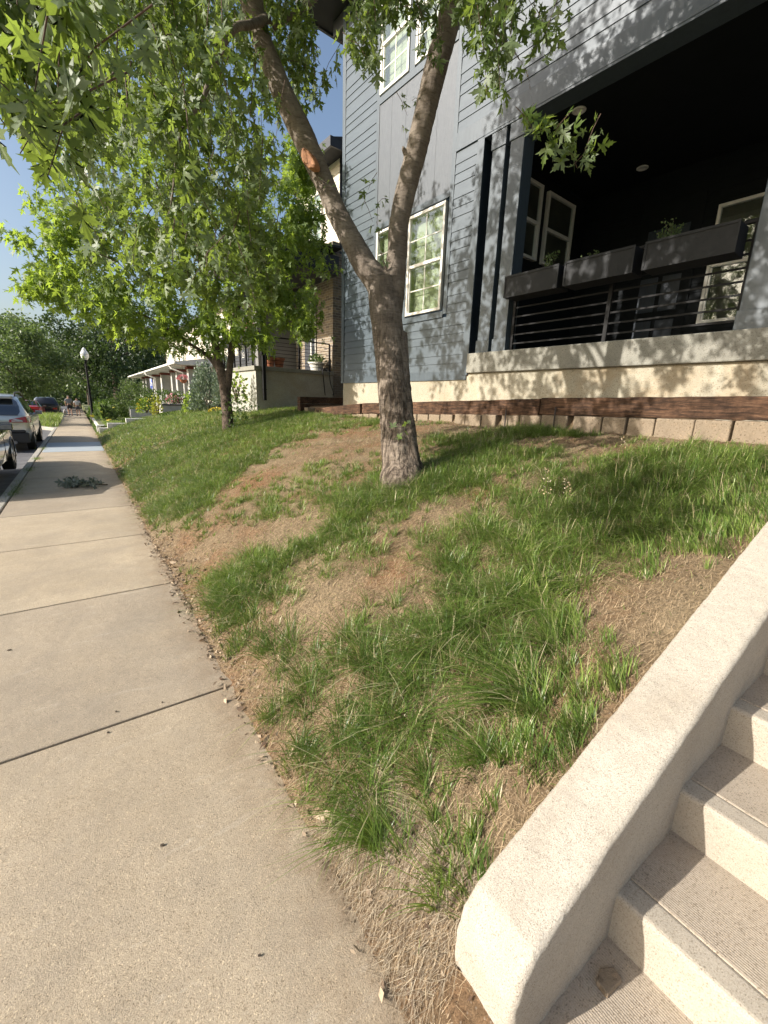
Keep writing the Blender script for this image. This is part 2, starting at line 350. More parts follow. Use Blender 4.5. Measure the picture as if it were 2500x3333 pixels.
M['plastic'] = pm('black_plastic', (.025,.025,.026), (.018,.018,.019), 30, .55, .1, 200); M['rim'] = pm('alloy_rim', (.30,.30,.31), (.2,.2,.21), 9, .3, 0, metal=.8)
M['blue'] = pm('blue_paint_patch', (.30,.345,.375), (.37,.37,.355), 9, .85, .3, 120, lo=.25, hi=.5)
M['globe'] = pm('milky_globe', (.80,.79,.76), (.72,.71,.69), 3, .25, 0, spec=.7)

def soil():
    m, t, bs = newmat('hill_soil'); v = coords(t)
    a = ramp(t, noise(t, v, 1.1, 6, .65), [(.34, (.25,.135,.070)), (.50, (.245,.175,.105)), (.72, (.34,.27,.17))])
    fine = ramp(t, noise(t, v, 55, 6, .75), [(.28, (.22,.2,.18)), (.55, (1,1,1)), (.78, (1.35,1.3,1.2))])
    c = mix(t, .85, a, fine, 'MULTIPLY')
    vo = nd(t, 'ShaderNodeTexVoronoi'); vo.inputs['Scale'].default_value = 70; t.links.new(v, vo.inputs['Vector'])
    st = ramp(t, vo.outputs['Distance'], [(.12, (1,1,1)), (.22, (0,0,0))])
    c = mix(t, mul(t, st, .3), c, (.6,.52,.42))
    t.links.new(c, bs.inputs['Base Color']); bs.inputs['Roughness'].default_value = .95; bs.inputs['Specular IOR Level'].default_value = .15
    n = bump(t, bs, noise(t, v, 90, 6, .8), .9, .02); bump(t, bs, noise(t, v, 14, 5, .7), .7, .06, n); return m
M['soil'] = soil()
def lawnbase():
    return pm('lawn_base', (.085,.125,.03), (.13,.12,.06), 5, .95, .8, 60)
M['lawn'] = lawnbase()
def timber():
    m, t, bs = newmat('weathered_timber'); v = coords(t, (9,.7,9)); v3 = coords(t)
    a = ramp(t, noise(t, v, 6, 7, .75, .6), [(.30, (.022,.014,.011)), (.44, (.065,.044,.031)), (.58, (.145,.090,.056)), (.70, (.235,.18,.13)), (.80,(.30,.26,.22))])
    blot = ramp(t, noise(t, v3, 2.4, 5, .7), [(.38, (.28,.24,.22)), (.60, (1.15,1,.95))]); c = mix(t, .9, a, blot, 'MULTIPLY')
    t.links.new(c, bs.inputs['Base Color']); bs.inputs['Roughness'].default_value = .85; bs.inputs['Specular IOR Level'].default_value = .2
    bump(t, bs, noise(t, v, 12, 7, .8, .4), .9, .015); return m
M['timber'] = timber()

# ---------------------------------------------------------------- terrain
PX = np.array([.4,.5,.62,.8,1.0,1.5,2.0,2.5,3.0,3.6,4.2,4.6,5.0,12.,60.]); PZ = np.array([-.035,0,.07,.20,.33,.55,.725,.885,1.01,1.135,1.225,1.275,1.32,1.38,1.5])
def hill(X, Y):
    X = np.asarray(X, float); Y = np.asarray(Y, float)
    e = .06*(fbm(Y*1.3, Y*0+3, 5)-.5) + .05*(fbm(Y*7, X*0+1, 9)-.5)
    z = 0
    for k in (-.14,-.07,0,.07,.14): z = z + np.interp(X-e+k*np.clip(X-.5,0,1), PX, PZ)/5
    far = np.clip((Y-11)/10, 0, 1)                                   # the bank gets gentler along the street
    z = z*(1-.18*far)
    n1 = fbm(X*1.2, Y*1.2, 1)-.5; n2 = fbm(X*6, Y*6, 2)-.5; n3 = fbm(X*22, Y*22, 3)-.5
    amp = np.clip((X-.45)*2, 0, 1)
    z = z + amp*(.055*n1 + .045*n2 + .026*n3 + .012*(fbm(X*55, Y*55, 6)-.5))
    z = z - .010*Y*np.clip(1-(X-3)/4, .3, 1) - (1-np.clip((X-.47)*12,0,1))*.012
    z = z + .07*np.exp(-((Y-.5)/.5)**2)*np.clip((X-.9)/.6,0,1)*np.clip((3.2-X),0,1)
    return z
def hit(px, py):                               # first point of the bank seen at display pixel (px,py)
    v = ray(px, py); ts = np.linspace(.5, 60, 2400); P = np.array([0,0,CAMH]) + ts[:,None]*v
    ok = (P[:,2] < np.where(P[:,0] > .5, hill(P[:,0], P[:,1]), -.01*P[:,1])); i = int(np.argmax(ok)); return P[i]
def grid(name, xs, ys, fn, mat, kind='structure'):
    X, Y = np.meshgrid(xs, ys, indexing='ij'); Z = fn(X, Y); V = np.stack([X, Y, Z], -1).reshape(-1, 3)
    n, k = len(xs), len(ys); i, j = np.meshgrid(np.arange(n-1), np.arange(k-1), indexing='ij'); a = (i*k+j).ravel()
    F = np.stack([a, a+k, a+k+1, a+1], 1).ravel()
    o = fastmesh(name, V, F, np.full(len(a), 4), mat, smooth=True, org=(0,0,0)); o['kind'] = kind; return o
xs = np.concatenate([np.arange(.40, 1.2, .02), np.arange(1.2, 5.0, .045), np.arange(5.0, 9, .4), [10,12,16,24]])
ys = np.concatenate([[.337, .37], np.arange(.40, 3, .03), np.arange(3, 9, .05), np.arange(9, 16, .12), np.arange(16, 23.6, .3)])
def hm_fn(X, Y):
    z = hill(X, Y); yard = np.clip((X-4.62)/.1, 0, 1)*(Y < 10.1)*(X < 12)
    return z + yard*.12
grid('bank_ground', xs, ys, hm_fn, M['soil'])
grid('bank_ground', np.concatenate([np.arange(.4,5,.15),[6,8,12,24]]), np.array([-14,-10,-6,-4,-3,-2.2,-1.75,-1.62]), lambda X, Y: hill(X, Y)-.005, M['soil'])
g = MB(); g.face([(-900,-900,-1.9),(900,-900,-1.9),(900,1600,-1.9),(-900,1600,-1.9)]); tag(obj('ground', g, M['lawn']), kind='structure')
g = MB()                                                   # road follows the gentle fall of the street
g.hexa([(-9.3,-20,.05-.4),(-1.16,-20,.05-.4),(-1.16,140,-1.55-.4),(-9.3,140,-1.55-.4),(-9.3,-20,.05),(-1.16,-20,.05),(-1.16,140,-1.55),(-9.3,140,-1.55)])
tag(obj('road', g, M['asphalt']), kind='structure')
# sidewalk panels with tooled joints
def zs(Y): return -.010*Y
g = MB(); Y0 = .45-1.66*5; j = 0
ys_ = [Y0+1.66*i for i in range(-4, 46)]
for a, b in zip(ys_[:-1], ys_[1:]):
    g.hexa([(-1.0,a+.006,zs(a)-.1),(.55,a+.006,zs(a)-.1),(.55,b-.006,zs(b)-.1),(-1.0,b-.006,zs(b)-.1),(-1.0,a+.006,zs(a)),(.55,a+.006,zs(a)),(.55,b-.006,zs(b)),(-1.0,b-.006,zs(b))])
sw = obj('sidewalk', g, M['walk'], bevel=.007, seg=2); tag(sw, kind='structure')
g = MB(); a, b = -20, 90; g.hexa([(-1.02,a,zs(a)-.3),(.56,a,zs(a)-.3),(.56,b,zs(b)-.3),(-1.02,b,zs(b)-.3),(-1.02,a,zs(a)-.022),(.56,a,zs(a)-.022),(.56,b,zs(b)-.022),(-1.02,b,zs(b)-.022)])
tag(obj('sidewalk_bed', g, M['joint']), kind='structure')
g = MB()
for i in range(-6, 30):
    a, b = i*3., i*3.+2.99
    g.hexa([(-1.17,a,zs(a)-.4),(-1.025,a,zs(a)-.4),(-1.025,b,zs(b)-.4),(-1.17,b,zs(b)-.4),(-1.15,a,zs(a)),(-1.025,a,zs(a)),(-1.025,b,zs(b)),(-1.15,b,zs(b))])
tag(obj('curb', g, M['curb'], bevel=.015), kind='structure')
g = MB(); a, b = 15.45, 20.3
for (a, b) in ((15.42, 17.05), (17.06, 18.70)):
    pass
ya = [y for y in ys_ if 15 < y < 21][:3]
for a, b in zip(ya[:-1], ya[1:]):
    g.hexa([(-.985,a+.015,zs(a)+.0005),(.50,a+.015,zs(a)+.0005),(.50,b-.015,zs(b)+.0005),(-.985,b-.015,zs(b)+.0005),(-.985,a+.015,zs(a)+.004),(.50,a+.015,zs(a)+.004),(.50,b-.015,zs(b)+.004),(-.985,b-.015,zs(b)+.004)])
tag(obj('painted_patch', g, M['blue']), kind='structure')
# far side of the street: verge and pavement
g = MB(); g.hexa([(-60,-20,-.6),(-9.3,-20,-.6),(-9.3,140,-2),(-60,140,-2),(-60,-20,.2),(-9.3,-20,.2),(-9.3,140,-1.4),(-60,140,-1.4)]); tag(obj('far_verge', g, M['lawn']), kind='structure')
# neighbour terraces beyond the bank
g = MB(); g.hexa([(.75,23.4,-.9),(40,23.4,-.9),(40,120,-1.9),(.75,120,-1.9),(.75,23.4,.10),(40,23.4,.35),(40,120,-.6),(.75,120,-.9)]); tag(obj('terrace_lawn', g, M['lawn']), kind='structure')

# ---------------------------------------------------------------- grass, straw, litter
def blades(P, h, phi, lean, wd, tint, curve=1.0):
    """P base (n,3); returns mesh arrays of tapered curved blades"""
    n = len(P); dx, dy = np.cos(phi), np.sin(phi); sx, sy = -dy, dx
    V = np.zeros((n, 7, 3)); lv = [0, .38, .72, 1.0]; wk = [1, .85, .55, 0]; k = 0
    tw = rng.uniform(-.8, .8, n)
    for i, (l, q) in enumerate(zip(lv, wk)):
        out = lean*h*(l**(1+curve)); up = h*l*(1-.35*np.clip(lean,0,2)*l**1.5)
        cx = P[:,0]+dx*out; cy = P[:,1]+dy*out; cz = P[:,2]+np.maximum(up, -.0)
        a = tw; wx = (sx*np.cos(a)+dx*np.sin(a)*.6)*wd*q*.5; wy = (sy*np.cos(a)+dy*np.sin(a)*.6)*wd*q*.5
        if i < 3:
            V[:,k] = np.stack([cx-wx, cy-wy, cz], 1); V[:,k+1] = np.stack([cx+wx, cy+wy, cz], 1); k += 2
        else: V[:,6] = np.stack([cx, cy, cz], 1)
    base = np.arange(n)[:,None]*7
    lo = base + np.array([0,1,3,2, 2,3,5,4, 4,5,6])[None]
    return V.reshape(-1, 3), lo.ravel(), np.tile([4,4,3], n), np.repeat(tint, 7)
BARE = [(860,935,.95,.80),(1010,925,.8,.7),(700,960,.9,.75),(620,1010,.6,.5),(540,1165,.38,1),(620,1150,.38,.95),(460,1180,.25,.8),(390,1190,.25,1),(830,1230,.25,.6),(1330,1330,.28,.9),(1430,1350,.25,1),(1270,1290,.2,.6),
        (1300,960,.5,.9),(1180,955,.35,.8),(1420,930,.6,.8),(1560,925,.6,.7),(960,1100,.35,.8),(860,1130,.2,.5),(1230,1190,.15,.9),(740,1340,.14,.9),(610,1340,.12,.8),(690,1290,.16,.8),
        (700,1520,.12,.8),(930,1540,.1,.5),(900,1990,.12,1),(950,2080,.12,1),(990,1870,.09,.9),(1100,1760,.08,.8),(1480,1240,.25,.9),(1350,1480,.1,.7),(1050,1680,.08,.6),(760,1560,.1,.7),(1010,1250,.15,.4),(640,1240,.15,.6)]
TUFT = [(500,1240,.22,1),(570,1205,.22,1),(640,1195,.2,.8),(490,1310,.18,1),(540,1350,.16,.9),(520,1420,.16,1.1),(580,1450,.16,1.2),(620,1510,.12,1),(660,1620,.16,1.3),(700,1680,.14,1.2),(620,1580,.1,1),(760,1660,.14,1),(820,1620,.15,.9),
        (1130,1120,.4,1.3),(1220,1120,.35,1.3),(1090,1180,.3,1.2),(1400,1060,.45,1.3),(1500,1040,.5,1.3),(1600,1010,.5,1.2),(1550,1110,.4,1.4),(1620,1130,.3,1.2),(1450,1110,.35,1.3),(1340,1180,.28,1.2),(1200,1190,.3,1.1),(1480,1180,.25,1.2),(1600,1080,.4,1.2),
        (780,1400,.18,1.1),(850,1430,.2,1.1),(920,1380,.18,1),(740,1420,.14,1),(1020,1330,.2,.9),(1100,1330,.22,1),(1050,1430,.2,1.1),(1150,1410,.2,1.2),(1250,1480,.2,1.4),(1300,1450,.16,1.3),(1200,1560,.18,1.3),(1120,1540,.18,1.1),(1000,1580,.17,1),(950,1480,.15,.8),
        (900,1700,.12,1),(850,1790,.1,1.2),(960,1790,.1,1.2),(1010,1740,.1,1.1),(830,1850,.08,1.1),(780,1740,.12,1.3),(860,1860,.09,1.5),(870,1960,.05,1.0),(1200,1630,.09,1.2),(1120,1710,.08,1.2),(1050,1790,.07,1.2),(985,1850,.06,1.2),(1290,1550,.10,1.2),(480,1270,.12,1.1),(610,1600,.09,1.2),(720,1760,.07,1.2),(905,2050,.035,1.0),(800,1800,.09,1.4),(900,1880,.07,1.3),(740,1760,.08,1.3),(560,1560,.12,1.2),(640,1690,.12,1.3),(1100,1640,.12,1),(1180,1660,.1,1),
        (930,950,.35,.8),(1050,945,.45,1),(1150,930,.4,.9),(840,1040,.25,1),(930,1040,.3,1.1),(1010,1040,.3,.9),(760,1110,.3,.8),(800,1190,.25,.8),(650,1110,.4,.8),(1170,1290,.25,.9),(1000,1150,.3,.8),(880,1290,.2,.7),(1330,1400,.12,1)]
def field(X, Y):
    d = .64 + .75*(fbm(X*1.6, Y*1.6, 21)-.5) + 1.9*(fbm(X*6, Y*6, 31)-.5)
    X0_, Y0_ = X, Y; wx = .45*(fbm(X*2.6, Y*2.6, 101)-.5)+.16*(fbm(X*9, Y*9, 103)-.5); wy = .45*(fbm(X*2.6, Y*2.6, 105)-.5)+.16*(fbm(X*9, Y*9, 107)-.5)
    lush = np.clip((Y-5.0+.5*(fbm(X,Y,77)-.5)-.55*np.clip(X-1.3,0,9)*1.6)/1.2, 0, 1); d = d + lush*1.3
    d = d + np.clip((Y-10.2)/1.0, 0, 1)*1.5
    ht = np.full(X.shape, .040) + .035*fbm(X*1.5, Y*1.5, 41)
    for (px, py, r, s), (cx, cy) in zip(BARE, BXY):
        q = np.exp(-(((X+wx-cx)**2+(Y+wy-cy)**2)/(r*.92)**2)**1.2); d = d - 1.0*s*q
    for (px, py, r, s), (cx, cy) in zip(TUFT, TXY):
        q = np.exp(-(((X+wx*.5-cx)**2+(Y+wy*.5-cy)**2)/r**2)); d = d + .5*s*q; ht = np.maximum(ht, .055+.045*s*q*(q>.2))
    edge = np.clip((X-.50-.06*fbm(Y*5,Y*0,3))/.10, 0, 1); d = d*edge
    d = d*np.clip((4.55-X)/.15, 0, 1)**(Y < 10.0)
    return np.clip(d, 0, 1.3), ht
BXY = [tuple(hit(a, b)[:2]) for a, b, *_ in BARE]; TXY = [tuple(hit(a, b)[:2]) for a, b, *_ in TUFT]
def scatter(n, x0, x1, y0, y1): return rng.uniform(x0, x1, n), rng.uniform(y0, y1, n)
parts = []
def sow(nt, box, per, rad_, hk, wk, lone=0, power=1.0):
    """tufts: nt candidate centres in box, each a rosette of blades leaning outwards; lone: scattered single blades"""
    X, Y = scatter(nt, *box); d, ht = field(X, Y); keep = rng.uniform(0, 1.0, nt) < np.clip(d, 0, 1.3)**power; X, Y, d, ht = X[keep], Y[keep], d[keep], ht[keep]
    sz = rng.gamma(4, .25, len(X))*np.clip(.5+.6*d, .5, 1.3); k = np.maximum(3, (per*sz)).astype(int); ix = np.repeat(np.arange(len(X)), k); n = len(ix)
    ph = rng.uniform(0, 2*math.pi, n); r = rad_*sz[ix]*np.sqrt(rng.uniform(0, 1, n)); wind = rng.uniform(0, 6.28, len(X))[ix]; wamt = np.abs(rng.normal(0, .5, len(X)))[ix]
    bx = X[ix]+r*np.cos(ph); by = Y[ix]+r*np.sin(ph)
    vx = np.cos(ph)*(.3+r/rad_*.8)+wamt*np.cos(wind)+rng.normal(0,.45,n)-.25; vy = np.sin(ph)*(.3+r/rad_*.8)+wamt*np.sin(wind)+rng.normal(0,.45,n)
    vy = np.where((Y[ix] < .95) & (X[ix] > .6), np.abs(vy), vy); phi = np.arctan2(vy, vx); lean = np.clip(np.hypot(vx, vy)*.85*rng.uniform(.5,1.4,n), .1, 2.2)
    h = np.clip(ht[ix]*hk*(.6+.4*sz[ix])*rng.gamma(7, 1/7., n), .012, .17); nearw = (X[ix] < .62) | ((Y[ix] < .75) & (X[ix] > .7)); lean = np.where(nearw, np.minimum(lean, .7), lean); h = np.where(nearw, np.minimum(h, .09), h)
    tint = np.clip(.36+.7*(fbm(bx*1.5, by*1.5, 51)-.45)+rng.normal(0,.10,len(X))[ix]+rng.normal(0,.13,n), .02, .78); tint = np.where(rng.uniform(0,1,n) < .15, rng.uniform(.82,1,n), tint)
    P = np.stack([bx, by, hill(bx, by)-.006], 1)
    parts.append(blades(P, h, phi, lean, wk*.0028*rng.uniform(.55, 1.35, n), tint, curve=.8))
    if lone:
        X, Y = scatter(lone, *box); d, ht = field(X, Y); keep = rng.uniform(0, 1.2, lone) < d*.8+.22*(X > .58); X, Y, ht = X[keep], Y[keep], ht[keep]; n = len(X)
        tint = np.clip(.42+rng.normal(0,.18,n), 0, .8); tint = np.where(rng.uniform(0,1,n) < .25, rng.uniform(.82,1,n), tint)
        parts.append(blades(np.stack([X,Y,hill(X,Y)-.005],1), ht*hk*.55*rng.uniform(.4,1.3,n), rng.uniform(0,6.28,n), np.abs(rng.normal(.9,.5,n)), wk*.0024*rng.uniform(.6,1.3,n), tint))
sow(2450, (.45,4.58,.56,3.2), 36, .032, .95, 1.5, 26000)
sow(4600, (.45,4.58,2.4,6.4), 26, .032, .95, 1.9, 28000)
sow(7000, (.45,4.58,5.4,10.4), 15, .04, .95, 2.2, 22000)
sow(9000, (.5,5.6,9.8,23.3), 8, .07, 1.1, 4.2, 26000)
def merge(parts):
    V = []; Lp = []; S = []; T = []; o = 0
    for v, l, s, t in parts: V.append(v); Lp.append(l+o); S.append(s); T.append(t); o += len(v)
    return np.concatenate(V), np.concatenate(Lp), np.concatenate(S), np.concatenate(T)
v, l, s, t = merge(parts)
tag(fastmesh('grass', v, l, s, M['grass'], tint=t, org=(0,0,0)), 'patchy green grass tufts growing over the sloping bank', 'grass', kind='stuff')
# seed stalks
# straw thatch
parts = []
def strawsow(n, box, wk, lenk):
    X, Y = scatter(n, *box); d, _ = field(X, Y); st = .55+.6*(fbm(X*2.2, Y*2.2, 91)-.3); keep = rng.uniform(0, 1, n) < st*np.clip((X-.47)*9, 0, 1); X, Y = X[keep], Y[keep]; m_ = len(X)
    phi = rng.uniform(0, 2*math.pi, m_); h = .02
    dirx, diry = np.cos(phi), np.sin(phi); ln = .020*lenk*rng.gamma(2.2, .5, m_)
    P0 = np.stack([X, Y, hill(X, Y)+rng.uniform(.001,.008,m_)], 1); X1, Y1 = X+dirx*ln, Y+diry*ln; P1 = np.stack([X1, Y1, hill(X1, Y1)+rng.uniform(.002,.016,m_)], 1)
    wd = .0006*wk*rng.uniform(.5, 1.5, m_); S_ = np.stack([-diry*wd, dirx*wd, np.zeros(m_)], 1)
    V = np.stack([P0-S_, P0+S_, P1+S_*.6, P1-S_*.6], 1).reshape(-1, 3); lo = np.arange(4*m_)
    parts.append((V, lo, np.full(m_, 4), np.repeat(np.clip(rng.normal(.5, .28, m_), 0, 1), 4)))
strawsow(80000, (.46,2.4,.45,3.0), .75, .85); strawsow(85000, (.46,4.6,.5,8.5), 1.5, 1.2)
n = 5200; X = rng.uniform(.49,.80,n); Y = rng.uniform(.50,1.1,n); X1_ = X-rng.uniform(-.005,.05,n); Y1_ = Y+rng.normal(-.005,.028,n); zt0 = hill(X,Y)+rng.uniform(.001,.022,n); zt1 = np.maximum(hill(X1_,Y1_), zs(Y1_))+rng.uniform(.001,.012,n)
S_ = np.stack([np.zeros(n), np.full(n,.0005), np.zeros(n)],1); V = np.stack([np.stack([X,Y,zt0],1)-S_, np.stack([X,Y,zt0],1)+S_, np.stack([X1_,Y1_,zt1],1)+S_*.5, np.stack([X1_,Y1_,zt1],1)-S_*.5],1).reshape(-1,3); parts.append((V, np.arange(4*n), np.full(n,4), np.repeat(np.clip(rng.normal(.30,.28,n),0,1),4)))
v, l, s, t = merge(parts)
tag(fastmesh('dead_straw', v, l, s, M['straw'], tint=t, org=(0,0,0)), 'dry tan thatch lying on the bare soil of the bank', 'dead grass', kind='stuff')
# leaf litter along the foot of the bank
parts = []; n = 9000
Y = rng.uniform(.4, 9, n); X = .50 + rng.gamma(1.3, .085, n) - .03 - .05*(rng.uniform(0,1,n) < .15); kk = rng.uniform(0,1,n) < np.clip(.10+1.5*np.exp(-((Y-3.6)/1.2)**2)+.5*np.exp(-((Y-6)/1.5)**2), 0, 1); X, Y = X[kk], Y[kk]
m_ = len(X); ph = rng.uniform(0, 6.28, m_); sz = rng.gamma(3, .0028, m_); z = np.maximum(hill(X, Y), zs(Y))+rng.uniform(.002, .014, m_)
V = np.zeros((m_, 4, 3))
for i, (a, b) in enumerate(((1,0),(.25,.38),(-1,.1),(-.1,-.34))):
    V[:,i,0] = X+sz*(a*np.cos(ph)-b*np.sin(ph)); V[:,i,1] = Y+sz*(a*np.sin(ph)+b*np.cos(ph)); V[:,i,2] = z+rng.uniform(-.5,.7,m_)*sz
tag(fastmesh('leaf_litter', V.reshape(-1,3), np.arange(4*m_), np.full(m_,4), M['debris'], tint=np.repeat(rng.uniform(0,1,m_),4), org=(0,0,0)), 'brown dry leaf litter along the foot of the bank beside the sidewalk', 'leaf litter', kind='stuff')

# ---------------------------------------------------------------- trees
def mirror(h): return h + [(x,-y) for x, y in reversed(h[1:-1])]
LEAF_HI = mirror([(0,0),(-.10,.08),(-.16,.29),(.0,.17),(.08,.10),(.18,.24),(.20,.36),(.30,.40),(.46,.66),(.42,.40),(.52,.36),(.40,.20),(.34,.055),(.50,.08),(.60,.25),(.66,.12),(.80,.15),(.83,.05),(1.06,0)])
LEAF_MD = mirror([(0,0),(-.12,.27),(.09,.10),(.24,.36),(.45,.62),(.34,.07),(.62,.22),(.68,.10),(1.06,0)])
LEAF_LO = mirror([(0,0),(.25,.33),(.6,.22),(1,0)])
def leaves(name, P, A, size, tint, tmpl, mat, parent, curl=.25):
    n = len(P); T = np.array(tmpl); k = len(T)
    A = A/np.linalg.norm(A, axis=1, keepdims=True); R_ = rng.normal(size=(n,3)); S_ = np.cross(A, R_); S_ /= np.linalg.norm(S_, axis=1, keepdims=True); N_ = np.cross(S_, A)
    T2 = np.vstack([T, [(.27,0)]]); cu = curl*rng.uniform(-.2, 1.2, n)
    x, y = T2[:,0], T2[:,1]; zz = -(np.abs(y)[None]*.55*rng.uniform(-.2,1,n)[:,None]) - (x**2)[None]*cu[:,None]
    V = P[:,None]+size[:,None,None]*(A[:,None]*x[None,:,None]+S_[:,None]*y[None,:,None]+N_[:,None]*zz[:,:,None])
    i = np.arange(k); tri = np.stack([i, (i+1)%k, np.full(k,k)], 1).ravel()
    lo = (np.arange(n)[:,None]*(k+1)+tri[None]).ravel()
    return fastmesh(name, V.reshape(-1,3), lo, np.full(n*k, 3), mat, parent, tint=np.repeat(tint, k+1))
def catmull(P, R_, m_=6):
    P = [np.array(p, float) for p in P]; out = []; rr = []
    for i in range(len(P)-1):
        p0, p1, p2, p3 = P[max(i-1,0)], P[i], P[i+1], P[min(i+2,len(P)-1)]
        for k in range(m_):
            t = k/m_; out.append(.5*((2*p1)+(-p0+p2)*t+(2*p0-5*p1+4*p2-p3)*t*t+(-p0+3*p1-3*p2+p3)*t**3)); rr.append(R_[i]*(1-t)+R_[i+1]*t)
    out.append(P[-1]); rr.append(R_[-1]); return out, rr
def px_pt(px, py, t): return np.array([0,0,CAMH])+t*ray(px, py)
def limb(mb, nodes, n=14):                # nodes: (px,py,depth,width in display px)
    P = [px_pt(a,b,t) for a,b,t,_ in nodes]; R_ = [w_*D/2*t/1385 for _,_,t,w_ in nodes]
    P, R_ = catmull(P, R_); mb.tube(P, R_, n); return P
def lumpy(o, vox, strength, size):
    r = o.modifiers.new('r', 'REMESH'); r.mode = 'VOXEL'; r.voxel_size = vox; r.use_smooth_shade = True
    s = o.modifiers.new('s', 'SMOOTH'); s.iterations = 6; s.factor = .6
    tx = bpy.data.textures.new('lumps', 'CLOUDS'); tx.noise_scale = size; tx.noise_depth = 3
    d = o.modifiers.new('d', 'DISPLACE'); d.texture = tx; d.strength = strength; d.mid_level = .5; d.texture_coords = 'LOCAL'
def inframe(P, mg=60):
    v = P-np.array([0,0,CAMH]); z = v@FW; x = 1250+1385*(v@RT)/np.maximum(z,.01); y = 1666.5-1385*(v@UP)/np.maximum(z,.01)
    return (z > .05) & (x > -mg) & (x < 2500+mg) & (y > -mg) & (y < 3333+mg)
def clusters(Cn, per, spread, droop, lsize, tmb, tl=.3, tr=.004, out=.7):
    """leafy hanging twigs ending at the points Cn"""
    LP = []; LA = []
    for c in Cn:
        d = np.array([rng.normal(0,.5), rng.normal(0,.5), -droop+rng.normal(0,.35)]); d /= np.linalg.norm(d)
        s0 = c-d*tl*rng.uniform(.7,1.3)+np.array([0,0,.05]); mid = (s0+c)/2+np.array([0,0,.12*tl])
        if tmb is not None: tmb.tube([s0, mid, c], [tr, tr*.8, tr*.4], 4, cap=False)
        n = max(3, int(rng.normal(per, per*.25)))
        for i in range(n):
            q = rng.uniform(.1, 1.05); b = s0*(1-q)**2+2*mid*q*(1-q)+c*q*q
            o_ = rng.normal(0, 1, 3); o_ /= np.linalg.norm(o_); a = o_*out+np.array([0,0,-droop*.9])+d*.35
            LP.append(b+o_*spread*rng.uniform(.15,1)); LA.append(a)
    LP = np.array(LP); LA = np.array(LA); return LP, LA, lsize*rng.uniform(.45, 1.25, len(LP))

t1 = thing('silver_maple', (2.58,3.39,.86), 'large forked maple in the foreground with grey brown trunk and pruning scar', 'tree', 'street maples on the bank')
tb = MB()
DT = 3.98
limb(tb, [(884,1110,DT-.06,128),(872,1040,DT-.02,108),(868,1010,DT,90),(862,985,DT,76),(857,930,DT,70),(852,860,DT,69),(844,780,DT,66),(836,700,DT,68),(831,650,DT,70),(828,610,DT,66)], 20)
limb(tb, [(836,690,DT,58),(822,620,DT,58),(790,575,DT,52),(757,515,4.0,46),(728,460,4.02,44),(705,405,4.0,42),(680,350,3.98,46),(648,280,3.95,50),(612,205,3.9,47),(580,125,3.85,44),(552,50,3.8,42),(530,-30,3.75,40),(500,-160,3.7,36),(440,-340,3.6,28)], 16)
limb(tb, [(842,690,DT,52),(851,610,3.97,50),(858,540,3.95,42),(862,480,3.92,42),(880,400,3.88,45),(903,310,3.82,46),(925,215,3.75,48),(946,130,3.7,50),(968,50,3.66,50),(985,-30,3.6,50),(1010,-180,3.5,46),(1020,-400,3.4,36)], 16)
limb(tb, [(900,240,3.8,6),(872,335,3.84,6),(872,316,3.8,10)][:0] or [(884,345,3.86,14),(874,330,3.8,11),(871,316,3.76,9)], 8)
limb(tb, [(866,720,DT,28),(872,800,3.95,26),(880,900,3.93,30),(890,985,3.9,34),(898,1030,3.9,40)], 10)
limb(tb, [(572,110,3.84,26),(561,40,3.8,24),(556,-20,3.78,22),(560,-90,3.76,20)], 10)
# secondary branches
limb(tb, [(578,40,3.84,18),(545,52,3.5,18),(505,62,3.3,17),(475,110,3.2,16),(455,170,3.1,14),(430,230,3.05,12),(400,265,3.0,10),(383,330,3.0,8),(375,400,3.0,7),(366,455,3.0,5),(350,490,3.0,3)], 8)
limb(tb, [(590,60,3.86,14),(620,40,3.9,13),(660,15,3.95,12),(700,-20,4.0,10)], 8)
limb(tb, [(255,150,2.2,10),(235,165,2.1,8),(210,185,2.0,6)], 6)
limb(tb, [(975,20,3.6,14),(1060,60,3.3,9),(1130,140,3.0,5),(1150,220,2.8,3),(1162,262,2.7,2)], 6)
limb(tb, [(840,600,3.9,8),(822,540,3.8,4),(812,470,3.75,3),(790,400,3.7,2)], 6)
limb(tb, [(560,-60,3.7,26),(420,-120,3.2,18),(250,-60,2.4,13),(150,20,1.8,9),(110,100,1.5,6)], 8)
trunk = obj('trunk', tb, M['bark1'], t1, smooth=True); lumpy(trunk, .011, .014, .07)
# the pale pruning scar on the left limb
scp = px_pt(667,345,3.83); nrm = -FW*.8-RT*.45+np.array([0,0,-.1]); nrm /= np.linalg.norm(nrm); ax = px_pt(690,372,3.9)-px_pt(650,315,3.9); ax /= np.linalg.norm(ax); bx = np.cross(nrm, ax)
g = MB(); ring = lambda k, e: [tuple(scp+nrm*e+k*(ax*.085*math.cos(a)*(1+.12*math.sin(3*a))+bx*.045*math.sin(a))) for a in np.linspace(0, 2*math.pi, 25)[:-1]]
r0, r1, r2, r3 = ring(1.15,-.05), ring(1.15,.012), ring(.95,.018), ring(.6,.004)
n0 = 0; g.v = r0+r1+r2+r3
for q in range(3):
    for i in range(24): g.f.append((q*24+i, q*24+(i+1)%24, (q+1)*24+(i+1)%24, (q+1)*24+i)); g.m.append(0)
g.f.append(tuple(72+i for i in range(24))); g.m.append(0)
obj('pruning_scar', g, M['scar'], t1, smooth=True)

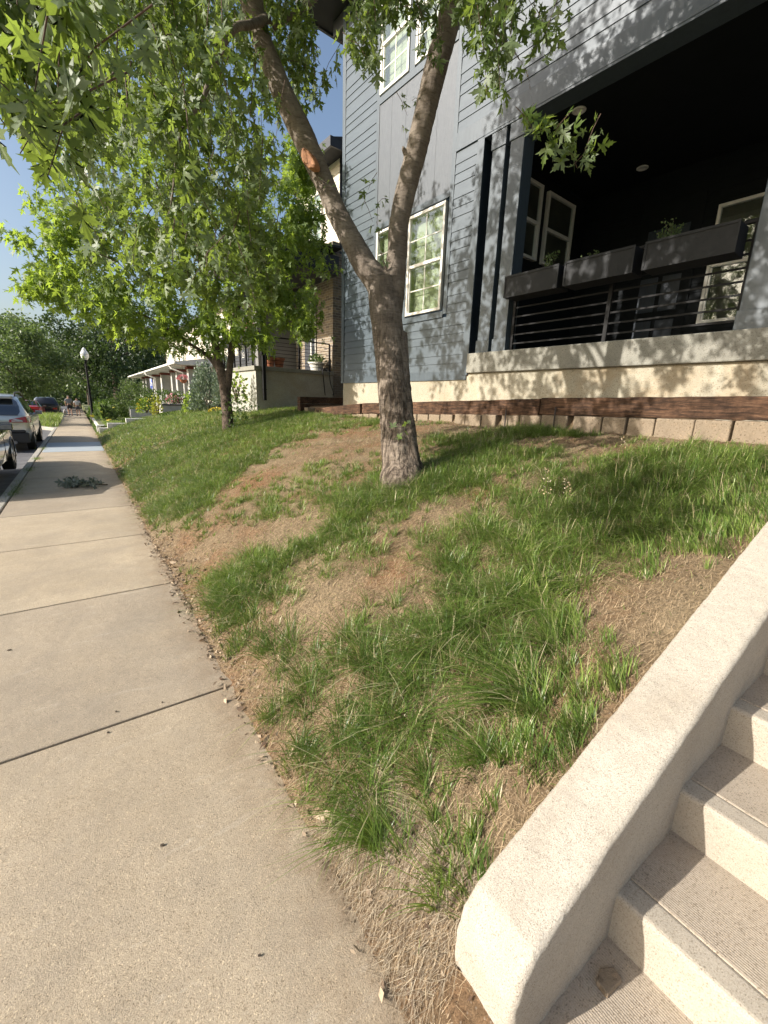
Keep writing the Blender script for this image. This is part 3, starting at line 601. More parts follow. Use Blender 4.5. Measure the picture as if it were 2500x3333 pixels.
def imgcl(n, x0, x1, y0, y1, t0, t1_, gap=0):
    out = []
    while len(out) < n:
        px, py, t = rng.uniform(x0,x1), rng.uniform(y0,y1), rng.uniform(t0,t1_)
        if vnoise(np.array([px/55.]), np.array([py/55.]), 4)[0] < gap: continue
        out.append(px_pt(px, py, t))
    return out
tw = MB(); big = []
cl = []
cl += imgcl(22, -60,130, -60,330, 1.1,1.6) + imgcl(7, 0,110, 250,400, 1.0,1.4)
cl += imgcl(110, 80,540, -60,330, 2.2,4.2, .2) + imgcl(95, 150,600, -60,330, 4.4,6.2) + imgcl(60, 180,640, -40,240, 3.2,4.8)
cl += imgcl(70, 190,600, 300,620, 2.9,4.2, .25) + imgcl(26, 330,590, 480,680, 3.0,4.0, .3)
cl += imgcl(34, 565,655, -40,190, 3.6,4.6) + imgcl(9, 640,685, 150,230, 3.8,4.4)
cl += imgcl(9, 775,890, -40,90, 2.9,3.4) + imgcl(6, 780,850, 80,170, 2.9,3.3) + imgcl(5,890,960,-30,130,3.0,3.4)
cl += imgcl(16, 990,1190, -60,70, 2.5,3.1) + imgcl(6, 1040,1110, 70,230, 2.6,3.0) + imgcl(3, 1150,1200, 60,110, 2.6,3.0)
sdv = np.array(sdir); k_ = 0
while k_ < 120:                            # leaf clusters added sunward of the wall so they dapple the clapboards
    q = np.array(L(rng.uniform(5.2,8.8), 0, rng.uniform(2.0,4.5)))+sdv*rng.uniform(4.6,7.2)+rng.normal(0,.1,3); v_ = q-np.array([0,0,CAMH]); z_ = v_@FW
    if z_ > 0 and (1250+1385*(v_@RT)/z_)/D < 590: cl.append(q); k_ += 1
def clear_of_limb(q):                      # the big left limb has no leafy twigs right in front of its bark
    v_ = q-np.array([0,0,CAMH]); z_ = v_@FW; x_ = (1250+1385*(v_@RT)/z_)/D; y_ = (1666.5-1385*(v_@UP)/z_)/D
    lx = np.interp(y_, [-60,50,125,205,280,350,460], [528,552,580,612,648,680,728])
    return not (z_ < 4.0 and abs(x_-lx) < 46 and y_ < 470)
cl = [q for q in cl if clear_of_limb(q)]
P, A, S = clusters(cl, 16, .10, 1.05, .094, tw, .34, .0035)
P2, A2, S2 = clusters([px_pt(1185,310,2.7), px_pt(1225,325,2.7), px_pt(1262,330,2.72), px_pt(1170,285,2.7), px_pt(1205,300,2.65), px_pt(1285,325,2.7), px_pt(1160,300,2.72)], 10, .06, .4, .085, tw, .2, .003)
P3, A3, S3 = clusters([px_pt(a,b,3.72) for a,b in ((805,480),(795,410),(815,440),(825,520),(845,560),(868,285),(880,250),(905,215),(868,935),(862,960),(700,590),(690,400))], 4, .05, .4, .07, tw, .14, .0025)
off = []
while len(off) < 620:
    p = np.array([rng.uniform(-1.6,3.6), rng.uniform(-1.2,6.2), rng.uniform(4.3,9.0)]); q = (p-np.array([1.1,2.6,6.5]))/np.array([2.7,3.7,2.6])
    if (q@q) < 1 and not inframe(p[None], 250)[0]: off.append(p)
SD = np.array(sdir)
while len(off) < 620+560:                  # unseen leaf clusters added along the sun's rays to shade the porch
    q = np.array(L(rng.uniform(.4,4.9), rng.uniform(-.2,1.2), rng.uniform(2.6,5.3)))+SD*rng.uniform(3.8,7.5)+rng.normal(0,.12,3)
    if not inframe(q[None], 150)[0]: off.append(q)
P4, A4, S4 = clusters(off, 15, .17, .8, .125, None, .4)
def tnt(P): return np.clip(.45+.9*(fbm(P[:,0]*2+P[:,2], P[:,1]*2+P[:,2]*1.3, 61)-.5)+rng.normal(0,.16,len(P)), 0, 1)
PP = np.concatenate([P,P2,P3]); leaves('crown', PP, np.concatenate([A,A2,A3]), np.concatenate([S,S2,S3]), tnt(PP), LEAF_HI, M['leaf1'], t1, curl=.5)
leaves('upper_crown_and_porch_shade', P4, A4, S4, tnt(P4), LEAF_MD, M['leaf1'], t1)  # out-of-view crown leaves, including the clusters added as porch shade
obj('twigs', tw, M['twig'], t1, smooth=True, fix=False)['kind'] = 'stuff'

t2 = thing('young_maple', (2.35,8.6,.82), 'smaller bright green maple with a forked slanting trunk on the lawn behind the big maple', 'tree', 'street maples on the bank')
tb = MB(); T2 = 7.9
b2 = hit(492,930); t2d = float((b2-np.array([0,0,CAMH]))@FW)
TD = t2d
limb(tb, [(497,942,TD,31),(493,925,TD,25),(490,880,TD,23),(484,830,TD,22),(474,790,TD,19),(466,750,TD,17),(460,710,TD,15),(452,660,TD,16),(440,600,TD,14),(425,520,TD,11),(410,440,TD,8)], 12)
limb(tb, [(491,860,TD,14),(496,800,TD,14),(500,760,TD,14),(505,700,TD-.1,13),(520,640,TD-.2,13),(545,560,TD-.3,10),(560,480,TD-.3,8)], 10)
limb(tb, [(472,800,TD,12),(455,775,TD,10),(430,755,TD-.1,8),(390,730,TD-.2,6),(330,690,TD-.3,5),(250,660,TD-.4,4),(150,640,TD-.5,3)], 8)
limb(tb, [(455,680,TD,9),(400,620,TD-.2,7),(300,560,TD-.5,5),(180,530,TD-.7,4)], 8)
limb(tb, [(510,690,TD-.1,8),(580,640,TD-.1,6),(650,620,TD,4)], 8)
tr2 = obj('trunk', tb, M['bark2'], t2, smooth=True); lumpy(tr2, .016, .012, .06)
cl = []
def ell(n, c, r, gap=0, shell=.25):
    out = []
    while len(out) < n:
        q = rng.normal(size=3); q /= np.linalg.norm(q); q *= rng.uniform(shell, 1)**.6
        p = np.array(c)+q*np.array(r)
        if gap and vnoise(np.array([p[0]*2.2+p[2]*1.1]), np.array([p[1]*2.2+p[2]*1.7]), 14)[0] < gap: continue
        out.append(p)
    return out
def e2(n, px, py, t, rx, rz, gap=.3):     # ellipsoid of foliage round a spot
    c = px_pt(px, py, t); k = t*D/1385; return ell(n, c, (rx*k, rx*k*.8, rz*k), gap)
TC = TD-.3
cl += e2(60, 470,560,TC, 190,150) + e2(45, 240,560,TC-.3, 130,130) + e2(38, 130,560,TC-.5, 110,110,.35) + e2(26, 95,635,TC-.5, 80,35,.2) + e2(55, 330,450,TC-.2, 200,120)
cl += e2(40, 560,640,TC, 110,75) + e2(22, 640,660,TC+.2, 55,55,.2) + e2(45, 300,690,TC-.3, 160,60,.3) + e2(22, 400,730,TC-.2, 110,40,.3) + e2(40, 600,430,TC+.2, 100,130) + e2(9, 225,700,TC-.4, 50,22,.3) + e2(16,640,560,TC+.2,60,60,.2) + e2(34,655,440,TC+.3,45,110,.1)
cl += e2(60, 420,330,TC, 260,150)+e2(12,660,720,TC,35,20,0)+e2(10,540,740,TC,60,20,0)
P, A, S = clusters(cl, 25, .20, .6, .150, None, .4)
leaves('crown', P, A, S, tnt(P), LEAF_MD, M['leaf2'], t2)
# ivy round the foot of the young maple
iv = []
for k in range(70):
    q = rng.uniform(0,1); iv.append(px_pt(rng.normal(515,12), rng.uniform(838,925), TD-.12+rng.normal(0,.08)))
tag_iv = thing('ivy_plant', tuple(hit(512,925)), 'leafy green vine sucker growing round the foot of the smaller maple', 'plant')
P = np.array(iv)[:, :]; P = np.repeat(P, 4, 0)+rng.normal(0,.05,(len(iv)*4,3)); leaves('foliage', P, rng.normal(0,.6,(len(P),3))+np.array([0,0,-.6]), rng.uniform(.04,.08,len(P)), tnt(P), LEAF_MD, M['hedge'], tag_iv)

def bigtree(name, base, h, spread, label, mat, group, nleaf, lsz, cz=.58, rz=.42, trunk_r=.22, gap=.35, lean=(0,0), low=None):
    t = thing(name, base, label, 'tree', group); b = np.array(base, float); g = MB()
    top = b+np.array([lean[0], lean[1], h*.8]); P, R_ = catmull([b-np.array([0,0,.3]), b+np.array([0,0,h*.2]), (b+top)/2+rng.normal(0,.1,3), top], [trunk_r*1.2, trunk_r, trunk_r*.6, trunk_r*.15]); g.tube(P, R_, 10)
    for k in range(9):
        a = k*2.4; s0 = b+(top-b)*rng.uniform(.3,.7); e = s0+np.array([math.cos(a)*spread*.7, math.sin(a)*spread*.7, h*rng.uniform(.05,.25)])
        P, R_ = catmull([s0, (s0+e)/2+np.array([0,0,.2]), e], [trunk_r*.4, trunk_r*.25, trunk_r*.06]); g.tube(P, R_, 6)
    obj('trunk', g, M['bark2'], t, smooth=True)
    c = b+np.array([lean[0]*.7, lean[1]*.7, h*cz]); cls = []
    nl = 26
    for k in range(nl):
        q = rng.normal(size=3); q /= np.linalg.norm(q); q *= rng.uniform(.45,.95); cc = c+q*np.array([spread, spread, h*rz]); r = spread*rng.uniform(.22,.4); cls += ell(nleaf//nl//9, cc, (r*1.15, r*1.15, r*.7), 0, .4)
    P, A, S = clusters(cls, 9, lsz*1.5, .35, lsz, None, lsz*2.5)
    leaves('crown', P, A, S, tnt(P), LEAF_LO, mat, t); return t

# trees along and beyond the street
bigtree('street_tree', (-2.5,32,-.35), 6.0, 2.6, 'leafy grey green street tree over the parked cars just past the silver car', M['leafmid'], 'trees beyond the parked cars', 11000, .17, .60, .40, .12)
bigtree('street_tree', (-3.5,44,-.4), 7.5, 3.5, 'mid green street tree rising behind the nearest street tree at the left', M['leafmid'], 'trees beyond the parked cars', 6000, .26, .6, .42, .16)
bigtree('broad_tree', (4.2,64,-.3), 13, 6.6, 'tall dense dark green tree behind the street lamp', M['leafdark'], 'trees beyond the parked cars', 15000, .34, .53, .46, .4)
bigtree('broad_tree', (12,76,-.3), 15, 6.5, 'dark tree behind the roof of the white house', M['leafdark'], 'trees beyond the parked cars', 7000, .5, .52, .46, .4)
bigtree('distant_tree', (-6.5,88,-.6), 11, 6, 'hazy mid green tree at the end of the street, left of the sidewalk', M['leafmid'], 'trees beyond the parked cars', 6000, .5, .52, .46, .3)
bigtree('distant_tree', (2.0,104,-.6), 12, 7, 'far green tree closing the view above the walking couple', M['leafmid'], 'trees beyond the parked cars', 6000, .55, .5, .48, .3)
bigtree('distant_tree', (-16,70,-.6), 13, 7, 'pale green tree across the street at the left edge', M['leafmid'], 'trees beyond the parked cars', 6000, .5, .52, .46, .3)

def bush(name, c, r, label, cat, mat, n, lsz, flowers=None, tmpl=LEAF_LO, up=.2, group=None, droop=0.):
    base = (c[0], c[1], c[2]); t = thing(name, base, label, cat, group)
    q = rng.normal(size=(n,3)); q /= np.linalg.norm(q, axis=1)[:,None]; q[:,2] = np.abs(q[:,2])*1.0; rr_ = rng.uniform(.55,1.0,n)**.6
    lump = 1+.25*(fbm(q[:,0]*3+q[:,2]*2, q[:,1]*3, 12)-.5)*2
    P = np.array(base)+q*rr_[:,None]*lump[:,None]*np.array([r[0],r[1],r[2]]); A = q+rng.normal(0,.6,(n,3))+np.array([0,0,up-droop])
    leaves('foliage', P, A, lsz*rng.uniform(.6,1.2,n), tnt(P), tmpl, mat, t)
    g = MB()
    for k in range(6):
        a = k*1.05; g.tube([base, (base[0]+math.cos(a)*r[0]*.5, base[1]+math.sin(a)*r[1]*.5, base[2]+r[2]*.6)], [.02,.008], 5)
    obj('stems', g, M['twig'], t)
    if flowers:
        m_, k = flowers; q = rng.normal(size=(k,3)); q /= np.linalg.norm(q,axis=1)[:,None]; q[:,2] = np.abs(q[:,2])
        P = np.array(base)+q*np.array(r)*1.02; leaves('blossom', P, q+rng.normal(0,.3,(k,3)), np.full(k, lsz*1.1), rng.uniform(0,1,k), LEAF_LO, m_, t)
    return t

# ---------------------------------------------------------------- concrete staircase
st = thing('concrete_staircase', (.6,-.3,0), 'pale concrete steps with a thick sloping side wall, at the right edge', 'staircase')
SR, RUN, X1 = .163, .343, 1.09
def cheekmesh(y0, y1):
    g = MB(); prof = [(.648,-.4),(.636,.19),(.655,.265),(.70,.312)]
    x = .70
    while x < 5.2: prof.append((x+.3, .312+.405*(x+.3-.70))); x += .3
    prof += [(5.3,-.4)]
    g.prism([(a, y0, b) for a, b in prof], (0, y1-y0, 0)); return g
ck = obj('side_wall', cheekmesh(.335,.523), M['cheek'], st, bevel=.016, seg=3)
rm_ = ck.modifiers.new('r','REMESH'); rm_.mode = 'VOXEL'; rm_.voxel_size = .007; rm_.use_smooth_shade = True
for sc_n, st_n in ((.012,.0028),(.05,.0045),(.4,.006)):
    tx_ = bpy.data.textures.new('pitting', 'CLOUDS'); tx_.noise_scale = sc_n; tx_.noise_depth = 2; dm = ck.modifiers.new('d','DISPLACE'); dm.texture = tx_; dm.strength = st_n; dm.mid_level = .5; dm.texture_coords = 'LOCAL'
obj('side_wall', cheekmesh(-1.72,-1.525), M['cheek'], st, bevel=.016, seg=3)
g = MB(); g.box((.56,-1.52,-.3),(X1+.02,.35,.012)); obj('landing', g, M['step'], st, bevel=.006)
for k in range(11):
    x0 = X1+RUN*k; z = .012+SR*(k+1)
    g = MB(); g.box((x0+.079,-1.518,z-.5),(x0+RUN+.03,.35,z)); s1 = obj('step', g, M['step'], st, bevel=.004)
    g = MB(); g.box((x0,-1.519,z-.5),(x0+.083,.351,z-.0015)); obj('nosing', g, M['stepsm'], st, bevel=.014, seg=3)
# mortar dirt in the corner between treads and wall
# small chip of stone on the lowest tread
p = at(1313,2113,'Z',.03)
g = MB(); g.prism([(p[0]-.034,p[1]-.018,p[2]-.017),(p[0]+.03,p[1]-.024,p[2]-.017),(p[0]+.036,p[1]+.004,p[2]-.017),(p[0]+.004,p[1]+.022,p[2]-.017),(p[0]-.03,p[1]+.014,p[2]-.017)], (0.004,.002,.014))
tag(obj('stone_chip', g, M['block'], bevel=.003), 'small flat grey stone chip lying on the lowest concrete step', 'stone')
p = at(1243,2142,'Z',.02)

# ---------------------------------------------------------------- timber and block retaining wall
TX0, TX1 = 4.60, 4.79
tops = [(-2.4,1.70),(3.02,1.61),(3.05,1.605),(7.3,1.475),(9.35,1.31)]
def beam(name, a, b, h, wd, label, group='stacked landscape timbers', mat=None, sag=0):
    a, b = np.array(a, float), np.array(b, float); d = b-a; Ln = np.linalg.norm(d); u = d/Ln; sx = np.cross(u, [0,0,1]); sx /= np.linalg.norm(sx); g = MB(); n = max(2, int(Ln/.12)); ring = []
    for i in range(n+1):
        c = a+u*Ln*i/n+np.array([0,0,sag*math.sin(math.pi*i/n)]); jit = rng.normal(0,.003,8)
        hw = wd/2
        for q, (sxx, zz) in enumerate(((-hw,-h),(hw,-h),(hw,-h*.5),(hw,0),(0,0),(-hw,0),(-hw,-h*.4),(-hw,-h*.7))):
            o_ = .004 if q in (6,) else 0
            ring.append(tuple(c+sx*(sxx+jit[q]+o_)+np.array([0,0,zz+jit[(q+3)%8]])))
    g.v = ring
    for i in range(n):
        for j in range(8): g.f.append((i*8+j, i*8+(j+1)%8, (i+1)*8+(j+1)%8, (i+1)*8+j)); g.m.append(0)
    g.f.append(tuple(range(8))); g.m.append(0); g.f.append(tuple(n*8+j for j in reversed(range(8)))); g.m.append(0)
    o = obj(name, g, mat or M['timber'], bevel=.008); return tag(o, label, 'timber', group)
mx = (TX0+TX1)/2
beam('landscape_timber', (mx,-2.4,1.71), (mx,3.28,1.622), .195, .19, 'long cracked reddish timber at the right, lying on the block row under the porch')
beam('landscape_timber', (mx+.01,3.30,1.612), (mx,7.35,1.487), .20, .19, 'long weathered timber lying on the block row behind the big maple trunk')
beam('landscape_timber', (mx-.03,7.38,1.478), (mx-.02,9.35,1.335), .19, .19, 'short orange brown timber slanting down to the left of the big maple trunk')
p1 = at(645,857,'Y',10.1); p2 = at(738,871,'Y',10.1)
zt = p1[2]
beam('landscape_timber', (p1[0],10.1,zt), (p1[0]+1.25,10.1,zt+.02), .16, .18, 'dark upper timber of the stub return at the far left end of the low wall')
beam('landscape_timber', (p1[0]+.0,10.1,zt-.17), (p1[0]+1.25,10.1,zt-.15), .17, .18, 'dark lower timber of the stub return at the far left end of the low wall')
# blocks under the timbers
def block(yc, wd, h, zt_, x=4.60, dp=.16, label=None, rot=0):
    g = MB(); j = rng.normal(0,.006,6); c, s = math.cos(rot), math.sin(rot)
    T = lambda a, b, c_: (x+a*c-b*s, yc+a*s+b*c, c_)
    g.box((0+j[0],-wd/2,zt_-h),(dp,wd/2,zt_+j[2]*.3), T); o = obj('retaining_block', g, M['block'], bevel=.014, seg=3)
    return tag(o, label or 'tan concrete block of the row laid under the long timbers', 'block', 'tan blocks in the row under the timbers')
ORD = ['first','second','third','fourth','fifth','sixth','seventh','eighth','ninth','tenth','eleventh','twelfth','thirteenth','fourteenth','fifteenth','sixteenth','seventeenth','eighteenth','nineteenth','twentieth']
y = .55; nb_k = 0
while y < 9.2:
    wd = rng.uniform(.24,.40) if y < 3.5 else rng.uniform(.20,.30)
    zt_ = np.interp(y+wd/2, [-2.4,3.3,7.35,9.3], [1.514,1.424,1.287,1.145])-.004
    if not (8.2 < y < 8.9): block(y+wd/2, wd-.007, .20, zt_, 4.60+rng.uniform(-.02,.015), label=('tan concrete block under the timbers, '+(ORD[nb_k] if nb_k < 20 else ORD[nb_k-20]+' after the first twenty')+' from the right edge')); nb_k += 1
    y += wd+rng.uniform(0,.012)+(.06 if rng.uniform() < .12 else 0)
for (yy, xx, zz, w_, h_, lb) in ((9.42,4.55,1.24,.18,.16,'upper squared tan block at the corner of the timber stub, left of the slanting timber'),(9.44,4.5,1.12,.22,.17,'lower tan block at the corner of the timber stub'),(9.72,4.5,1.34,.2,.17,'dark square block wedged against the end of the return timbers'),(9.86,4.42,1.10,.18,.14,'small tan block half buried at the far left foot of the timber stub')):
    tag(block(yy, w_, h_, zz, xx, .18, lb), None)['group'] = 'loose blocks at the end of the wall'
for px, py, lb in ((1091,905,'thin rusty steel stake in front of the timber joint, nearer the maple'),(1197,903,'thin rusty steel stake in front of the timbers, nearer the stairs')):
    p = at(px, py, 'X', 4.57); g = MB(); g.tube([(4.575,p[1],1.2),(4.575,p[1],p[2]+.12)], .009, 8); g.tube([(4.575,p[1],p[2]+.12),(4.575,p[1],p[2]+.125)],.011,8); tag(obj('steel_stake', g, M['rust'], smooth=False), lb, 'stake', 'steel stakes pinning the timbers')

# ---------------------------------------------------------------- generic house parts (local s, w, z coordinates)
def lap(mb, s0, s1, z0, z1, w0=0., pat=(.135,.135,.205), T=None, axis='s', proud=.014, flip=1):
    """lap siding boards; axis s: wall facing -w; axis w: wall facing +-s"""
    z = z0; i = 0
    while z < z1-.01:
        h = min(pat[i % len(pat)], z1-z); i += 1
        if axis == 's':
            mb.hexa([T(s0,w0-proud,z),T(s1,w0-proud,z),T(s1,w0+.02,z),T(s0,w0+.02,z),T(s0,w0-.003,z+h),T(s1,w0-.003,z+h),T(s1,w0+.02,z+h),T(s0,w0+.02,z+h)])
        else:
            f = flip
            mb.hexa([T(w0-proud*f,s0,z),T(w0-proud*f,s1,z),T(w0+.02*f,s1,z),T(w0+.02*f,s0,z),T(w0-.003*f,s0,z+h),T(w0-.003*f,s1,z+h),T(w0+.02*f,s1,z+h),T(w0+.02*f,s0,z+h)])
        z += h
def window(parent, s0, s1, z0, z1, w0=0., T=L, grid_=(2,4), axis='s', flip=1, room='cream', frame='winwhite', fw=.045, dp=.11, blind=True):
    """double-hung window; child mesh 'window' with frame, sash grid, panes"""
    def TT(a, b, c): return T(a, w0+b*flip, c) if axis == 's' else T(w0+b*flip, a, c)
    g = MB(); zm = (z0+z1)/2
    g.box((s0,-.035,z0),(s0+fw,.03,z1),TT); g.box((s1-fw,-.035,z0),(s1,.03,z1),TT); g.box((s0+fw,-.034,z1-fw),(s1-fw,.03,z1),TT); g.box((s0+fw,-.036,z0),(s1-fw,.03,z0+fw),TT)
    g.box((s0+fw,-.028,zm-.03),(s1-fw,.028,zm+.022),TT)
    g.box((s0+fw,-.012,z0+fw),(s0+fw+.028,.024,zm-.03),TT); g.box((s1-fw-.028,-.012,z0+fw),(s1-fw,.024,zm-.03),TT)
    fr = obj('window', g, M[frame], parent, bevel=.003)
    g = MB(); a, b = s0+fw, s1-fw
    if grid_:
        for k in range(1, grid_[0]): x = a+(b-a)*k/grid_[0]; g.box((x-.008,-.012,zm),(x+.008,-.006,z1-fw),TT); g.box((x-.008,-.004,z0+fw),(x+.008,.001,zm-.03),TT)
        for k in range(1, grid_[1]):
            if k*2 == grid_[1]: continue
            z = z0+(z1-z0)*k/grid_[1]; g.box((a,-.0115 if z > zm else -.0035,z-.008),(b,-.0055 if z > zm else .0015,z+.008),TT)
        obj('muntins', g, M[frame], fr)
    g = MB(); g.box((a,-.004,zm),(b,-.001,z1-fw),TT); g.box((a,.006-.004,z0+fw),(b,.0195-.010,zm),TT); obj('pane', g, M['glass'], fr)
    g = MB(); e = .003
    g.face([TT(a,dp,z0+fw),TT(b,dp,z0+fw),TT(b,dp,z1-fw),TT(a,dp,z1-fw)])
    g.face([TT(a+e,.03,z0+fw),TT(a+e,dp,z0+fw),TT(a+e,dp,z1-fw),TT(a+e,.03,z1-fw)]); g.face([TT(b-e,.03,z0+fw),TT(b-e,dp,z0+fw),TT(b-e,dp,z1-fw),TT(b-e,.03,z1-fw)])
    g.face([TT(a,.03,z0+fw+e),TT(b,.03,z0+fw+e),TT(b,dp,z0+fw+e),TT(a,dp,z0+fw+e)]); g.face([TT(a,.03,z1-fw-e),TT(b,.03,z1-fw-e),TT(b,dp,z1-fw-e),TT(a,dp,z1-fw-e)])
    obj('reveal', g, M[room], fr, fix=False)
    return fr

# ---------------------------------------------------------------- our blue-grey house
hs = thing('blue_grey_house', L(4.6,0,1.45), 'dark blue grey clapboard house with a deep shaded front porch, right of the big maple', 'house', 'houses along the street')
g = MB(); g.box((-4.5,.012,.9),(9.16,8,2.03),L); obj('foundation', g, M['found'], hs, bevel=.006)
g = MB(); g.box((5.36,-.012,1.925),(9.2,.2,2.07),L); g.box((5.33,-.022,2.0),(5.46,.1,5.6),L); g.box((9.10,-.022,1.95),(9.205,.08,8.95),L)
g.box((9.16,-.02,1.93),(9.207,.10,8.95),L)
g.box((5.90,-.02,3.02),(5.985,.02,8.9),L); g.box((7.945,-.02,3.02),(8.03,.02,8.9),L)     # vertical boards beside the window bay
g.box((5.985,-.026,2.97),(7.945,.02,3.07),L); g.box((5.985,-.024,4.78),(7.945,.02,4.87),L); g.box((5.985,-.026,6.84),(7.945,.02,6.95),L)
g.box((6.985,-.022,3.07),(7.115,.02,4.78),L); g.box((6.985,-.022,6.95),(7.115,.02,8.5),L)
obj('trim_boards', g, M['trim'], hs, bevel=.003)
g = MB(); lap(g, 8.03,9.10, 2.07,8.95, T=L); lap(g, 5.46,5.90, 2.07,5.45, T=L); lap(g, 5.90,8.03, 2.07,2.97, T=L)
lap(g, -4.5,5.90, 5.62,9.2, T=L)
obj('lap_siding', g, M['siding'], hs)
g = MB(); g.box((5.985,-.008,4.87),(7.945,.02,6.84),L)
for s_ in (6.38,6.78,7.18,7.58): g.box((s_,-.0105,4.87),(s_+.004,.0,6.84),L)
obj('woodgrain_panel', g, M['panel'], hs); g = MB(); g.box((5.985,-.006,8.5),(7.945,.02,8.95),L); obj('woodgrain_panel', g, M['panel'], hs)
window(hs, 6.05,6.965,3.10,4.75); window(hs, 7.135,7.95-.02,3.10,4.75)
window(hs, 6.05,6.965,6.98,8.45); window(hs, 7.135,7.93,6.98,8.45)
# walls behind the cladding and around the porch
g = MB(); g.box((5.40,.06,2.0),(9.15,.20,2.2),L)
g.box((9.02,.03,2.0),(9.15,8,9.0),L)
g.box((-4.5,.05,5.5),(5.4,.2,9.1),L); obj('wall_core', g, M['siding'], hs)
g = MB(); lap(g, .02,8, 1.95,9.0, w0=9.155, T=L, axis='w', flip=-1); obj('side_siding', g, M['siding'], hs)
# porch
g = MB(); g.box((-4.5,-.045,2.03),(5.335,3.05,2.335),L); obj('porch_slab', g, M['slab'], hs, bevel=.012)
g = MB(); g.box((-4.5,-.03,5.36),(5.90,.03,5.61),L); g.box((-4.5,-.026,5.33),(5.33,.26,5.36),L); obj('porch_beam', g, M['trim'], hs, bevel=.003)
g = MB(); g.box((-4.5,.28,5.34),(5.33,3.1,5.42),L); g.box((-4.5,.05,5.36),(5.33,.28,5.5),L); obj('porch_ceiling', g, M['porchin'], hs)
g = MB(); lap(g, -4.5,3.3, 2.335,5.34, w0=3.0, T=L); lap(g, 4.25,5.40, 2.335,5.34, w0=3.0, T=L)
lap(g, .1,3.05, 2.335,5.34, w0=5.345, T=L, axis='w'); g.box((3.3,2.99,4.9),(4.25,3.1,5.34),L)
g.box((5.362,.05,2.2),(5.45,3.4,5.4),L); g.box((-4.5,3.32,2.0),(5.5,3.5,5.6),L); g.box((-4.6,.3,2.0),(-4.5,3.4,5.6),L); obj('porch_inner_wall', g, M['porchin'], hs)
window(hs, 1.68,2.55,4.00,5.13, w0=5.30, axis='w', grid_=None, room='roomdark', dp=.02); window(hs, .55,1.50,4.00,5.15, w0=5.30, axis='w', grid_=None, room='roomdark', dp=.02)
window(hs, 2.05,3.10,2.92,4.62, w0=2.95, grid_=None, room='roomdark', dp=.02)
g = MB(); g.box((3.30,2.97,2.34),(4.25,3.02,4.9),L); dr = obj('door', g, M['porchin'], hs, bevel=.004)
g = MB()
for zz in (2.5,3.2,3.95):
    g.box((3.46,2.96,zz),(3.74,2.975,zz+.55),L); g.box((3.81,2.96,zz),(4.09,2.975,zz+.55),L)
obj('door_panel', g, M['navy'], dr, bevel=.006)
for (s_, w_) in ((4.15,2.5),(4.12,.42)):
    c = L(s_, w_, 5.333); g = MB(); g.lathe((c[0],c[1],c[2]-.016), [(.0,.0145),(.04,.0135),(.05,.008),(.055,.003),(.08,.0),(.088,.006),(.088,.016)], 24); obj('recessed_light', g, M['winwhite'], hs, smooth=True)
def post(s0, s1, w0=0., w1=.24, mat='trim'):
    g = MB(); g.box((s0,w0,2.335),(s1,w1,5.33),L); p_ = obj('porch_post', g, M[mat], hs, bevel=.006)
    g = MB(); g.box((s0-.015,w0-.015,2.335),(s1+.015,w1+.015,2.52),L); obj('post_collar', g, M[mat], p_, bevel=.004)
    g = MB(); g.box((s0-.015,w0-.015,5.12),(s1+.015,w1+.015,5.33),L); obj('post_collar', g, M[mat], p_, bevel=.004)
post(4.95,5.18); post(4.635,4.86)
post(1.45,1.80); post(-1.9,-1.55)
g = MB(); g.box((5.33,.0,2.335),(5.34,.24,5.33),L); obj('jamb_board', g, M['navy'], hs)
rl = MB(); rl.box((4.60,.075,2.34),(4.56,.115,3.34),L); rl.box((3.20,.075,2.34),(3.15,.115,3.34),L); rl.box((1.84,.075,2.34),(1.80,.115,3.34),L)
rl.box((1.80,.07,3.34),(4.62,.12,3.375),L); rail = obj('porch_railing', rl, M['blackmetal'], hs, bevel=.003)
for k in range(7):
    z = 2.43+.125*k; g = MB(); g.box((1.84,.088,z),(4.575,.1,z+.02),L); obj('rail_bar', g, M['blackmetal'], rail)
# dryer light, roof
g = MB(); RS = 8.93
g.box((-5,-.62,RS),(9.82,8.5,RS+.05),L); rf = obj('roof', g, M['soffit'], hs)
g = MB(); g.prism([L(9.86,-.66,RS+.02),L(9.86,8.5,RS+.02),L(9.86,8.5,RS+.3),L(9.86,3.9,RS+2.1),L(9.86,-.66,RS+.3)], np.array(HU)*-15.); obj('roof_slope', g, M['shingle'], rf)
g = MB(); g.box((-5,-.68,RS-.02),(9.86,-.62,RS+.22),L); g.box((9.86,-.68,RS-.02),(9.92,8.5,RS+.22),L); obj('fascia', g, M['darkfascia'], rf, bevel=.004)
g = MB(); g.box((9.16,-.02,RS-.26),(9.60,.16,RS),L); obj('eave_return', g, M['darkfascia'], rf, bevel=.03)
